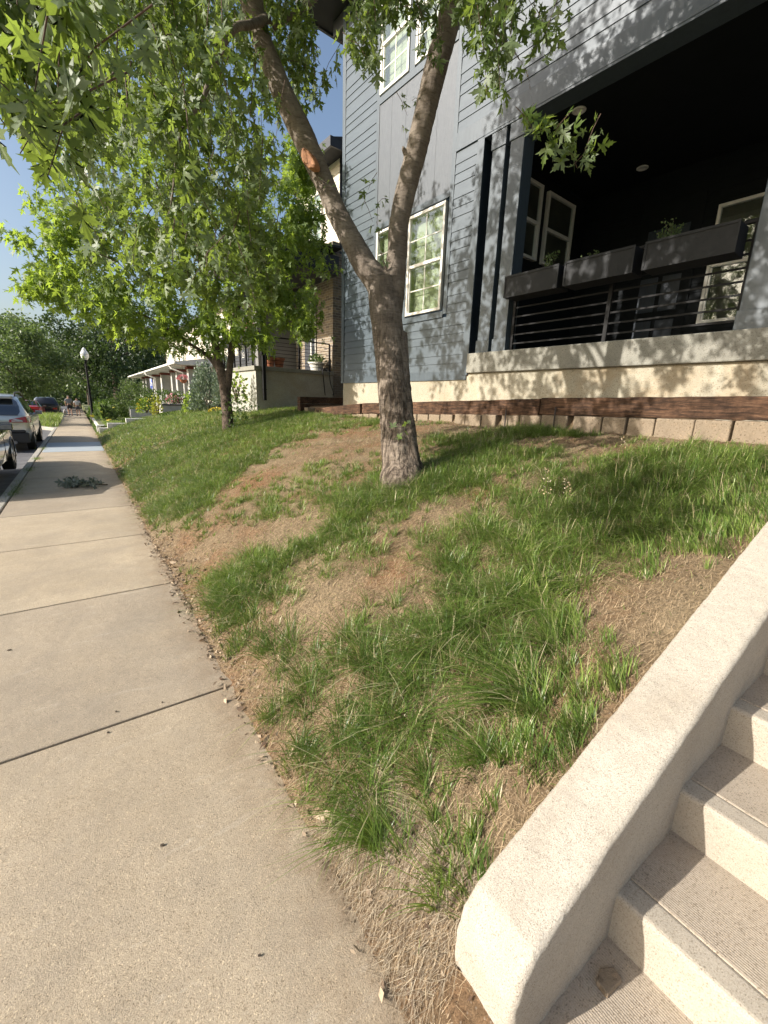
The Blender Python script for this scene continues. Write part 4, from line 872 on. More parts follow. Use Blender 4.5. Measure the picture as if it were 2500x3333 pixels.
# flower boxes hooked on the railing
def planter(s0, s1, label, plants):
    zb, zt_ = 3.02, 3.30; t = thing('planter_box', L((s0+s1)/2, -.12, zb), label, 'planter', 'long boxes hung on the porch railing'); g = MB(); th = .012
    W0, W1 = -.225, .06
    g.box((s0,W0,zb),(s1,W1,zb+.01),L); g.box((s0,W0,zb+.01),(s1,W0+th,zt_),L); g.box((s0,W1-th,zb+.01),(s1,W1,zt_),L); g.box((s0,W0+th,zb+.01),(s0+th,W1-th,zt_),L); g.box((s1-th,W0+th,zb+.01),(s1,W1-th,zt_),L)
    obj('box', g, M['planter'], t, bevel=.003)
    g = MB(); e = .03; g.box((s0-.006,W0-.008,zt_-.022),(s1+.006,W0-.001,zt_+.004),L); g.box((s0-.006,W0-.008,zb),(s1+.006,W0-.001,zb+.02),L); g.box((s0-.006,W0-.008,zb+.02),(s0+.016,W0-.001,zt_-.022),L); g.box((s1-.016,W0-.008,zb+.02),(s1+.006,W0-.001,zt_-.022),L)
    obj('rim', g, M['planter'], t)
    g = MB(); g.box((s0+.02,W0+.02,zt_-.05),(s1-.02,W1-.02,zt_-.02),L); obj('potting_soil', g, M['joint'], t)
    for i, (s_, h_, n_) in enumerate(plants):
        P = []; A = []
        g = MB(); c = np.array(L(s_, -.09, zt_-.03))
        for k in range(7):
            e_ = c+np.array([rng.normal(0,.05), rng.normal(0,.07), h_*rng.uniform(.6,1)]); g.tube([c+rng.normal(0,.02,3)*[1,1,0], (c+e_)/2+rng.normal(0,.01,3), e_], [.004,.002,.001], 4)
            for q in range(n_): u_ = rng.uniform(.2,1); P.append(c+(e_-c)*u_+rng.normal(0,.012,3)); A.append(rng.normal(0,1,3)+[0,0,.6])
        P, A = np.array(P), np.array(A); pl = thing('box_plant', c, ['pale wiry seedling', 'low sprouting seedling', 'bushy reddish green seedling'][i % 3]+' growing in the '+label.split(' box')[0]+' box', 'plant', 'seedlings in the railing boxes')
        obj('stems', g, M['twig'], pl); leaves('foliage', P, A, rng.uniform(.018,.036,len(P)), rng.uniform(.2,1,len(P)), LEAF_LO, M['leafmid'], pl)
    return t
planter(3.74,4.56, 'left railing box, the shortest of three dark grey planters', [(3.95,.26,26),(4.35,.06,12)])
planter(2.82,3.65, 'middle railing box, dark grey planter with almost bare soil', [(3.38,.12,14),(3.0,.06,14)])
planter(1.88,2.71, 'right railing box, dark grey planter nearest the corner post', [(2.50,.26,30),(2.60,.17,16),(2.05,.05,8)])

# ---------------------------------------------------------------- neighbour house with number plate
def c2(x, y): return (550+x*.3617)/D, (950+y*.3617)/D
def onW(px, py, w_):                       # (s,z) on the plane of depth w
    v = ray(px, py); o = np.array([0,0,CAMH]); t = ((HO-o)@HV+w_)/(v@HV); p = o+t*v; return float((p-HO)@HU), float(p[2])
def onS(px, py, s_):
    v = ray(px, py); o = np.array([0,0,CAMH]); t = ((HO-o)@HU+s_)/(v@HU); p = o+t*v; return float((p-HO)@HV), float(p[2])
NS = 13.; nb = thing('brick_house', L(16,0,1.2), 'brick and grey clapboard house with a raised concrete porch, left of the blue grey house', 'house', 'houses along the street')
W0, W1 = -.56, 2.08; NE = onW(*c2(470,690), W0-.06)[0]
g = MB(); g.box((NS,W0,.3),(NE,W1+.4,2.33),L); obj('porch_foundation', g, M['found2'], nb, bevel=.006)
g = MB(); g.box((NS-.05,W0-.06,2.33),(NE,W1+.02,2.45),L); obj('porch_slab', g, M['slab'], nb, bevel=.008)
g = MB(); g.box((NS,W1,.6),(NE,8,5.75),L); g.box((NS+.01,W1-.0,5.75),(14.6,8,6.3),L); obj('brick_wall', g, M['brick'], nb)
sb = onW(*c2(1140,400), W1)[0]; wb = onS(*c2(800,450), sb)[0]
g = MB(); lap(g, wb,W1, 2.45,5.3, w0=sb, T=L, axis='w', pat=(.13,.13,.2)); lap(g, sb,NE, 2.45,5.3, w0=wb, T=L, pat=(.13,.13,.2)); g.box((sb+.03,wb+.03,2.45),((NE-.1),W1-.01,5.3),L); obj('bay_siding', g, M['greysiding'], nb)
g = MB(); g.box((sb-.02,wb-.02,2.45),(sb+.08,wb+.08,5.3),L); obj('corner_board', g, M['greysiding'], nb)
g = MB(); g.box((NS-.35,W0-.45,5.32),((NE+.1),W1+.0,5.78),L); g.box((NS-.33,W0-.43,5.26),(NE,W1,5.32),L); pr = obj('porch_roof', g, M['darkfascia'], nb, bevel=.004)
g = MB(); lap(g, W0-.3,W1-.05, 5.36,5.70, w0=NS-.352, T=L, axis='w', pat=(.17,)); obj('gable_siding', g, M['darkfascia'], pr)
g = MB(); g.prism([L(NS-.45,W0-.6,5.74),L(NS-.45,W1+.1,6.0),L(NS-.45,W1+.1,6.06),L(NS-.45,W0-.6,5.80)], HU*(NE-NS+.8)); obj('shingles', g, M['shingle'], pr)
# upper storey
g = MB(); lap(g, NS+.02,NE, 6.0,8.6, w0=W1+.25, T=L, pat=(.2,)); g.box((NS+.03,W1+.28,5.9),(NE,8,8.6),L); obj('upper_siding', g, M['creamsiding'], nb); g = MB(); lap(g, W1+.25,8, 6.0,8.6, w0=NS+.02, T=L, axis='w', pat=(.2,)); obj('upper_side_wall', g, M['darkfascia'], nb)
for s_ in (14.0,15.3): window(nb, s_,s_+.8,6.5,8.0, w0=W1+.20, grid_=(2,4), dp=.02)
g = MB(); g.box((NS-.4,W1-.3,8.55),((NE+.3),8.4,8.62),L); up = obj('roof', g, M['soffit'], nb)
g = MB(); g.box((NS-.45,W1-.37,8.5),((NE+.3),W1-.3,8.75),L); g.box((NS-.45,W1-.3,8.5),(NS-.40,8.4,8.75),L); obj('fascia', g, M['darkfascia'], up)
g = MB(); g.prism([L(NS-.45,W1-.35,8.72),L(NS-.45,8.4,8.72),L(NS-.45,5.4,9.9)], HU*(NE-NS+.8)); obj('roof_slope', g, M['shingle'], up)
# front door with lights
d0 = onW(*c2(1325,500), W1-.02)[0]; d1 = onW(*c2(1225,600), W1-.02)[0]; lo_, hi_ = min(d0,d1), max(d0,d1)
g = MB(); g.box((lo_,W1-.03,2.45),(hi_,W1+.02,4.75),L); dr = obj('door', g, M['darkfascia'], nb, bevel=.004)
g = MB(); dw = hi_-lo_
for k in range(4): g.box((lo_+.05,W1-.045,3.0+.42*k),(lo_+dw*.32,W1-.03,3.34+.42*k),L)
obj('door_light', g, M['glass'], dr)
g = MB(); g.box((lo_+dw*.36,W1-.05,2.45),(lo_+dw*.44,W1-.03,4.75),L); g.box((lo_+.0,W1-.05,2.45),(lo_+.04,W1-.03,4.75),L); obj('door_trim', g, M['winwhite'], dr)
# railing
def rails(parent, P0, P1, n, z0=2.45, zt_=3.28, nb_=7):
    P0, P1 = np.array(P0), np.array(P1); g = MB()
    for k in range(n+1):
        p = P0+(P1-P0)*k/n; g.box((p[0]-.022,p[1]-.022,z0),(p[0]+.022,p[1]+.022,zt_),L)
    d = (P1-P0)/np.linalg.norm(P1-P0); q = np.array([-d[1],d[0]])*.025
    g.hexa([L(*(P0-q),zt_),L(*(P1-q),zt_),L(*(P1+q),zt_),L(*(P0+q),zt_),L(*(P0-q),zt_+.035),L(*(P1-q),zt_+.035),L(*(P1+q),zt_+.035),L(*(P0+q),zt_+.035)])
    o = obj('porch_railing', g, M['blackmetal'], parent)
    for k in range(nb_):
        g = MB(); z = z0+.09+(zt_-z0-.1)*k/nb_; g.tube([L(P0[0],P0[1],z), L(P1[0],P1[1],z)], .007, 5); obj('rail_bar', g, M['blackmetal'], o)
rails(nb, (NS+.04,W0+.35), (NS+.04,W1-.1), 2); rails(nb, (NS+.25,W0+.02), (NE-.1,W0+.02), 5)
# downspout
dw_, _ = onS(*c2(843,600), NS-.05); g = MB(); zbase = onS(*c2(845,975), NS-.05)[1]
for a, b, o_ in ((zbase,2.75,0),(2.75,5.3,0)): g.box((NS-.15,dw_-.045-(.03 if a > 2.5 else 0),a),(NS-.07,dw_+.045-(.03 if a > 2.5 else 0),b),L)
g.box((NS-.16,dw_-.055,zbase+.30),(NS-.06,dw_+.055,zbase+.33),L); obj('downspout', g, M['blackmetal'], nb, bevel=.006)
# number plate 2313
s0_, z0_ = onW(*c2(660,560), wb-.03); s1_, z1_ = onW(*c2(712,600), wb-.03); pa = min(s0_,s1_); pb = max(s0_,s1_); zc = (z0_+z1_)/2+.03
g = MB(); g.box((pa-.05,wb-.045,zc-.22),(pb+.05,wb-.018,zc+.22),L); pl = obj('number_plate', g, M['darkfascia'], nb, bevel=.003)
tc = bpy.data.curves.new('digits', 'FONT'); tc.body = '2313'; tc.size = .26; tc.extrude = .004; tc.align_x = 'CENTER'; tc.align_y = 'CENTER'
to = bpy.data.objects.new('digits_tmp', tc); C.objects.link(to); dg = bpy.context.evaluated_depsgraph_get(); me = bpy.data.meshes.new_from_object(to.evaluated_get(dg)); bpy.data.objects.remove(to)
cpt = np.array(L((pa+pb)/2, wb-.052, zc)); RM = Matrix(((-HU[0],0,-HV[0],0),(-HU[1],0,-HV[1],0),(0,1,0,0),(0,0,0,1)))
me.transform(RM); me.transform(Matrix.Translation(Vector(cpt-ORG[nb.name]))); dgo = link('digits', me, M['winwhite'], pl)
# things on the neighbour porch
def pot(name, c, r, h, label, mat, n=0, lm='hedge', group=None, lsz=.06):
    t = thing(name, c, label, 'pot', group); g = MB(); g.lathe(c, [(r*.68,0),(r*.92,h*.82),(r*1.06,h*.83),(r*1.08,h),(r*.95,h),(r*.9,h*.9)], 20); obj('pot', g, M[mat], t, smooth=False)
    if n:
        q = rng.normal(size=(n,3)); q /= np.linalg.norm(q,axis=1)[:,None]; q[:,2] = np.abs(q[:,2]); P = np.array(c)+[0,0,h]+q*np.array([r,r,r*.9])*rng.uniform(.3,1.1,(n,1)); leaves('foliage', P, q+rng.normal(0,.5,(n,3)), lsz*rng.uniform(.6,1.2,n), rng.uniform(.3,1,n), LEAF_LO, M[lm], t)
    return t
for (cx, cy, lb) in ((905,660,'terracotta pot beside the porch corner post of the brick house'),(992,670,'terracotta pot nearer the grey side wall of the brick house porch')):
    q = onS(*c2(cx,cy), NS+.35); pot('flower_pot', L(NS+.35,q[0],2.45), .17, .30, lb, 'terracotta', group='terracotta pots on the neighbour porch')
q = onS(*c2(1330,700), NS+.4); pot('flower_pot', L(NS+.4,min(q[0],W1-.3),2.45), .27, .28, 'wide white pot of green leaves on the brick house porch', 'winwhite', 160, 'leafmid', lsz=.1)
for i, (x_, y_, fm, lb) in enumerate(((700,430,'petal','grey railing box with purple flowers beside the porch corner of the brick house'),(555,480,'petal','grey railing box with orange red flowers, partly behind the smaller maple trunk'))):
    q = onW(*c2(x_,y_), W0-.15); s_ = q[0]; z_ = 3.22; t = thing('planter_box', L(s_,W0-.15,z_-.15), lb, 'planter', 'flower boxes on the neighbour railing'); g = MB()
    g.hexa([L(s_-.5,W0-.2,z_-.17),L(s_+.5,W0-.2,z_-.17),L(s_+.5,W0-.05,z_-.17),L(s_-.5,W0-.05,z_-.17),L(s_-.58,W0-.28,z_+.13),L(s_+.58,W0-.28,z_+.13),L(s_+.58,W0+.0,z_+.13),L(s_-.58,W0+.0,z_+.13)]); obj('box', g, M['planter'], t, bevel=.004)
    n = 160; P = np.stack([rng.uniform(-.55,.55,n), rng.uniform(-.28,0,n), rng.uniform(.1,.32,n)], 1); P = np.array([L(s_+a, W0+b, z_+c_) for a, b, c_ in P])
    leaves('foliage', P, rng.normal(0,1,(n,3))+[0,0,.6], np.full(n,.07), rng.uniform(.2,1,n), LEAF_LO, M['hedge'], t); n2 = 70; leaves('blossom', P[:n2]+[0,0,.06], rng.normal(0,1,(n2,3))+[0,0,1], np.full(n2,.07), np.full(n2, 1. if i == 0 else 0.), LEAF_LO, M['petal'], t)
# black hose draped over the slab edge
g = MB(); q0 = onS(*c2(1380,705), NS-.06); q1 = onS(*c2(1400,930), NS-.06); q2 = onS(*c2(1445,920), NS-.06)
g.tube(catmull([L(NS+.05,q0[0]+.2,2.50),L(NS-.08,q0[0],2.47),L(NS-.1,q0[0]+.02,2.2),L(NS-.1,q1[0],q1[1])],[.016]*4)[0], .016, 6)
g.tube(catmull([L(NS+.05,q0[0]+.05,2.50),L(NS-.08,q0[0]+.22,2.47),L(NS-.1,q0[0]+.28,2.1),L(NS-.12,q2[0]+.12,q2[1]+.02),L(NS-.3,q2[0]-.02,q2[1]-.02)],[.016]*5)[0], .016, 6)
for k in range(3): g.tube([tuple(np.array(L(NS+.12,q0[0]+.12,2.475+.02*k))+np.array([.14*math.cos(a),.14*math.sin(a),0])) for a in np.linspace(0,6.4,18)], .015, 6)
tag(obj('garden_hose', g, M['rubber'], smooth=True), 'black hose coiled on the neighbour porch edge with ends hanging to the grass', 'hose')

# ---------------------------------------------------------------- white house with square columns
wh = thing('white_house', (7,32,1.1), 'pale stucco house with square columns under a low white porch roof', 'house', 'houses along the street')
g = MB(); g.box((5.0,25.2,-.6),(12,48,1.15)); obj('porch_base', g, M['whitestucco'], wh, bevel=.01)
def ccol(x0, y0, x1, y1, z0=1.15, z1=2.93):
    g = MB(); g.box((x0,y0,z0),(x1,y1,z1)); o = obj('column', g, M['whitestucco'], wh, bevel=.008); g = MB(); g.box((x0-.05,y0-.05,z1),(x1+.05,y1+.05,z1+.13)); obj('capital', g, M['redtrim'], o, bevel=.006)
for (a, b) in ((25.3,25.75),(28.6,29.05),(30.3,30.7),(34.3,34.8),(38,38.5),(42.5,43),(44.5,45)): ccol(5.0, a, 5.55, b, .2 if a < 26 else 1.15)
g = MB(); g.box((5.0,25.75,1.15),(5.14,48,1.62)); obj('parapet', g, M['whitestucco'], wh)
g = MB(); g.hexa([(4.35,24.6,3.08),(8.2,24.6,3.08),(8.2,49,3.08),(4.35,49,3.08),(4.35,24.6,3.22),(8.2,24.6,3.9),(8.2,49,3.9),(4.35,49,3.22)]); pr = obj('porch_roof', g, M['whitepaint'], wh)
g = MB(); g.tube([(4.30,24.6,3.17),(4.30,36.8,3.17)], .07, 8); g.tube([(4.30,37.2,3.17),(4.30,49,3.17)], .07, 8); obj('gutter', g, M['whitepaint'], pr)
for yy in (26.6,37.0):
    g = MB(); g.tube([(4.3,yy,3.12),(4.4,yy-.1,2.95),(4.93,yy-.3,2.75),(4.94,yy-.3,2.4),(4.94,yy-.3,.5)], .045, 6); obj('downspout', g, M['whitepaint'], wh)
g = MB(); g.box((7.6,25.2,1.15),(12,48,6.6)); obj('wall', g, M['creamsiding'], wh)
g = MB(); lap(g, 25.2,48, 3.9,6.6, w0=7.6, T=I3, axis='w', pat=(.2,)); lap(g, 7.6,12, 1.15,6.6, w0=25.2, T=lambda a,b,c_: (a,b,c_), pat=(.2,)); obj('siding', g, M['creamsiding'], wh)
for yy in (27.5,31,35,39,43):
    window(wh, yy,yy+1.0,4.3,5.8, w0=7.54, T=I3, axis='w', grid_=(2,4), dp=.02); window(wh, yy,yy+1.0,1.7,3.0, w0=7.54, T=I3, axis='w', grid_=None, room='roomdark', dp=.02)
window(wh, 8.6,9.5,4.3,5.8, w0=25.14, T=I3, grid_=(2,4), dp=.02)
g = MB(); g.prism([(7.1,24.7,6.6),(12.5,24.7,6.6),(9.8,24.7,8.6)], (0,24,0)); obj('roof', g, M['shingle'], wh)
# hanging basket, banner
bp = at(*[ (400+935*.211)/D, (1080+760*.211)/D ], 'X', 4.8)
t = thing('hanging_basket', bp, 'hanging basket of pink flowers under the porch roof of the pale house', 'basket'); g = MB(); g.lathe(tuple(bp-[0,0,.12]), [(.05,0),(.16,.08),(.2,.2),(.17,.2)], 14)
obj('bowl', g, M['terracotta'], t); g = MB(); g.tube([tuple(bp+[0,0,.08]), (bp[0],bp[1],3.1)], .006, 4); obj('wire', g, M['blackmetal'], t)
q = rng.normal(size=(150,3)); q /= np.linalg.norm(q,axis=1)[:,None]; q[:,2] = np.abs(q[:,2]); leaves('blossom', bp+[0,0,.08]+q*[.28,.28,.2], q, np.full(150,.09), rng.uniform(0,1,150), LEAF_LO, M['petal'], t)
bp = at((400+440*.211)/D, (1080+800*.211)/D, 'X', 4.9); m_, t_, bs_ = newmat('banner_cloth'); v_ = coords(t_); t_.links.new(ramp(t_, noise(t_, v_, 3.2, 2), [(.40,(.10,.16,.55)),(.5,(.6,.62,.68)),(.58,(.05,.06,.12))]), bs_.inputs['Base Color'])
g = MB(); nn = 10
for i in range(nn):
    for j in range(4): pass
P = [(4.9+.05*math.sin(i*1.4), bp[1]-.35+.08*i, 2.95) for i in range(nn)]; Q = [(4.9+.09*math.sin(i*1.4+.6), bp[1]-.3+.07*i, 1.75+.03*i) for i in range(nn)]
for i in range(nn-1): g.face([P[i],P[i+1],Q[i+1],Q[i]])
o = obj('porch_banner', g, m_, smooth=True, fix=False); sf = o.modifiers.new('s','SOLIDIFY'); sf.thickness = .004; tag(o, 'blue and white cloth banner hanging between the far columns of the pale house', 'banner')
# low white walls, planter walls
def c9(x, y): return (400+x*.211)/D, (1080+y*.211)/D
def c1(x, y): return (x*.3315)/D, (950+y*.3315)/D
def wallthing(name, a, b, label, mat='whitepaint', cat='wall', cap=None, group='low garden walls of the pale house'):
    g = MB(); g.box(a, b); o = obj(name, g, M[mat], bevel=.01); tag(o, label, cat, group)
    return o
wallthing('garden_wall', (.62,22.0,-.5), (.95,22.2,.10), 'lowest white stepped wall end at the sidewalk, beside the grass edge')
wallthing('garden_wall', (.95,22.0,-.5), (1.65,22.2,.30), 'second white stepped wall section, above the lowest one')
wallthing('garden_wall', (1.65,22.0,-.5), (3.1,22.2,.50), 'upper long white stepped wall section in front of the small lawn')
wallthing('garden_wall', (.66,24.0,-.5), (.82,33.0,.02), 'low pale wall running along the sidewalk towards the lamp post')
wallthing('garden_wall', (.60,23.6,-.5), (.90,23.95,.12), 'short square pale block pillar at the near end of the low sidewalk wall')
a = at(*c9(600,1130),'Y',24.0); b = at(*c9(1010,1160),'Y',24.0)
wallthing('planter_wall', (a[0],24.0,-.2), (b[0],24.9,a[2]), 'grey stucco planter wall with a dark top, in front of the clipped hedge', 'whitestucco')
a2 = at(*c9(110,1150),'Y',31.); wallthing('planter_wall', (a2[0],31,-.3), (a2[0]+1.6,31.8,a2[2]), 'far stucco planter wall end below the round bush', 'whitestucco')
g = MB(); g.box((a[0]-.03,23.96,a[2]),(b[0]+.03,24.94,a[2]+.05)); tag(obj('wall_coping', g, M['darkfascia'], bevel=.006), 'thin dark coping slab on top of the grey stucco planter wall', 'coping')

# shrubs
def bushat(name, x, y, X=None, Y=None, **k): pass
def B(name, q, axis, val, r, *a, **k):
    p = at(*q, axis, val); return bush(name, tuple(p), r, *a, **k)
B('round_shrub', c9(210,1230), 'Y', 34, (1.35,1.35,2.1), 'large rounded light green bush left of the stucco columns', 'shrub', M['leafmid'], 2600, .12)
B('clipped_hedge', c9(690,1200), 'Y', 26.2, (1.75,.8,1.05), 'dense clipped dark green hedge in front of the stucco columns', 'hedge', M['hedge'], 3000, .09)
B('spreading_juniper', c1(1075,1225), 'Y', 36, (1.25,2.2,1.15), 'wide dark green spreading evergreen beside the lamp post', 'shrub', M['hedge'], 3200, .13)
B('spreading_juniper', c1(1200,1200), 'Y', 39, (1.4,1.5,1.1), 'brownish green bush right of the spreading evergreen', 'shrub', M['leafmid'], 1400, .13)
B('silvery_shrub', c9(1330,1220), 'Y', 19.5, (.75,.7,1.95), 'tall feathery silver green shrub beside the smaller maple trunk', 'shrub', M['sage'], 3400, .10, up=1.2)
B('silvery_shrub', c9(1590,1150), 'Y', 18.2, (.5,.5,2.3), 'second silver green shrub partly behind the smaller maple trunk', 'shrub', M['sage'], 1500, .10, up=1.2)
B('leafy_shrub', c9(1110,1270), 'Y', 20.5, (.48,.45,1.0), 'bright green leafy plant below the near stucco column', 'shrub', M['leaf2'], 500, .13)
B('low_shrub', c9(735,1370), 'Y', 21.2, (.55,.4,.32), 'low mounded green shrub in front of the stucco planter wall', 'shrub', M['hedge'], 500, .08)
B('low_shrub', c9(1010,1330), 'Y', 20.8, (.4,.35,.22), 'small dark ground shrub beside the near column foot', 'shrub', M['hedge'], 260, .07)
B('yellow_shrub', c9(545,1340), 'Y', 23.2, (.24,.24,1.15), 'upright yellow leaved plant at the corner of the stucco planter wall', 'shrub', M['yellowleaf'], 260, .10)
B('yellow_shrub', c9(370,1250), 'Y', 26, (.45,.4,.75), 'yellow green bush left of the stucco planter wall', 'shrub', M['leaf2'], 500, .1, flowers=(M['yellow'],60))
B('small_shrub', c1(1300,1300), 'Y', 22.6, (.42,.3,.30), 'small brown green shrub on top of the white stepped wall', 'shrub', M['hedge'], 300, .08)
B('daylily_clump', c1(1040,1250), 'Y', 26, (.42,.4,.62), 'clump of arching leaves with pale yellow lily flowers behind the white wall', 'plant', M['leafmid'], 220, .26, flowers=(M['yellow'],8), up=1.)
B('flowering_plant', c9(770,1100), 'Y', 24.4, (.3,.25,.42), 'red flowers in the stucco planter', 'plant', M['hedge'], 160, .08, flowers=(M['petal'],60))
B('flowering_plant', c9(870,1110), 'Y', 24.4, (.25,.2,.28), 'white and pink flowers in the stucco planter', 'plant', M['hedge'], 120, .08, flowers=(M['petal'],30))
B('marigold_clump', c9(1450,1245), 'Y', 17.0, (.28,.2,.16), 'bright yellow flowers at the foot of the silvery shrub', 'flowers', M['hedge'], 60, .05, flowers=(M['yellow'],120))
B('climbing_shrub', c2(610,1000), 'X', 3.9, (.32,.3,1.1), 'loose light green leafy sapling against the concrete porch corner', 'shrub', M['leaf2'], 170, .12)
for k in range(9):
    Y_ = 28+k*1.2; bush('verge_weed', (.60, 24.5+k*1.3, -.26-.013*k), (.05,.6,.22), ORD[k]+' clump of tall weeds along the low pale sidewalk wall, counted from the nearest' , 'weeds', M['leafmid'], 150, .07, up=1.5, group='weeds along the far sidewalk edge')
g = MB(); cp = at(*c9(835,1320),'Y',21.6); g.lathe(tuple(cp-[0,0,.18]), [(.09,0),(.09,.02),(.02,.34),(.0,.36)], 12); m2, t2_, b2_ = newmat('light_blue_plastic'); b2_.inputs['Base Color'].default_value = (.15,.42,.62,1); tag(obj('garden_marker', g, m2), 'small light blue cone in front of the stucco planter wall', 'marker')
# planted bump-out beside the street
g = MB(); g.prism([(-1.16,28.2,-.6),(-.99,28.2,-.6),(-.99,42,-.7),(-2.6,42,-.7),(-2.6,31.5,-.6)], (0,0,.32)); tag(obj('kerb_extension', g, M['curb'], bevel=.03), kind='structure')
n = 5200; X_ = rng.uniform(-2.5,-1.0,n); Y_ = rng.uniform(28.8,41.8,n); k_ = X_ > -1.1-(Y_-28.3)*.42; X_, Y_ = X_[k_], Y_[k_]; n = len(X_)
v, l, s, t = blades(np.stack([X_,Y_,np.full(n,-.31)],1), rng.uniform(.2,.5,n), rng.uniform(0,6.28,n), np.abs(rng.normal(.3,.25,n)), .022*np.ones(n), np.clip(rng.normal(.6,.25,n),0,1)); tag(fastmesh('verge_grass', v, l, s, M['grass'], tint=t, org=(0,0,0)), 'tall grass in the planted kerb extension beyond the silver car', 'grass', kind='stuff')
n = 26000; X_ = rng.uniform(.95,5.0,n); Y_ = 23.4+rng.gamma(1.5,3.2,n); v, l, s, t = blades(np.stack([X_,Y_,.10+.0065*(X_-.75)-.0105*(Y_-23.4)],1), rng.uniform(.03,.07,n), rng.uniform(0,6.28,n), np.abs(rng.normal(.3,.25,n)), .014*np.ones(n), np.clip(rng.normal(.6,.2,n),0,1)); tag(fastmesh('terrace_grass', v, l, s, M['grass'], tint=t, org=(0,0,0)), 'short green lawn behind the white stepped wall', 'grass', kind='stuff')
# weeds in the kerb joint
for k, (px_, py_, r_) in enumerate(((45,1048,.10),(70,1010,.07),(20,1065,.06),(128,962,.12),(110,985,.05))):
    p = at(px_, py_, 'Z', -.08); X0 = -1.0; Y0_ = p[1]; n = 260; P = np.stack([rng.normal(X0,.05,n), rng.normal(Y0_,r_*3.2,n), np.full(n,zs(Y0_))],1)
    v, l, s, t = blades(P, rng.uniform(.015,.05,n), rng.uniform(0,6.28,n), np.abs(rng.normal(.9,.4,n)), .004*np.ones(n), np.clip(rng.normal(.4,.2,n),0,1)); tag(fastmesh('joint_weeds', v, l, s, M['grass'], tint=t), 'small weeds growing in the joint between kerb and sidewalk', 'weeds', 'weeds in the kerb joint')

# ---------------------------------------------------------------- street lamp
lp = np.array([.74,34.7,-.35]); t = thing('street_lamp', lp, 'black post street lamp with a white acorn globe beside the sidewalk', 'lamp')
g = MB(); g.lathe(tuple(lp), [(.17,0),(.17,.08),(.13,.14),(.12,.5),(.09,.62),(.08,.8),(.062,3.55),(.07,3.6),(.05,3.68),(.09,3.78),(.13,3.86),(.15,3.93)], 18); obj('post', g, M['blackmetal'], t, smooth=True)
g = MB(); g.lathe(tuple(lp+[0,0,3.93]), [(.13,0),(.20,.14),(.235,.30),(.22,.42),(.15,.55),(.10,.60),(.11,.64),(.08,.70),(.02,.76),(.0,.78)], 20); gl = obj('globe', g, M['globe'], t, smooth=True)
g = MB(); g.lathe(tuple(lp+[0,0,4.26]), [(.238,0),(.242,.01),(.238,.02)], 20); obj('globe_band', g, M['rim'], gl)

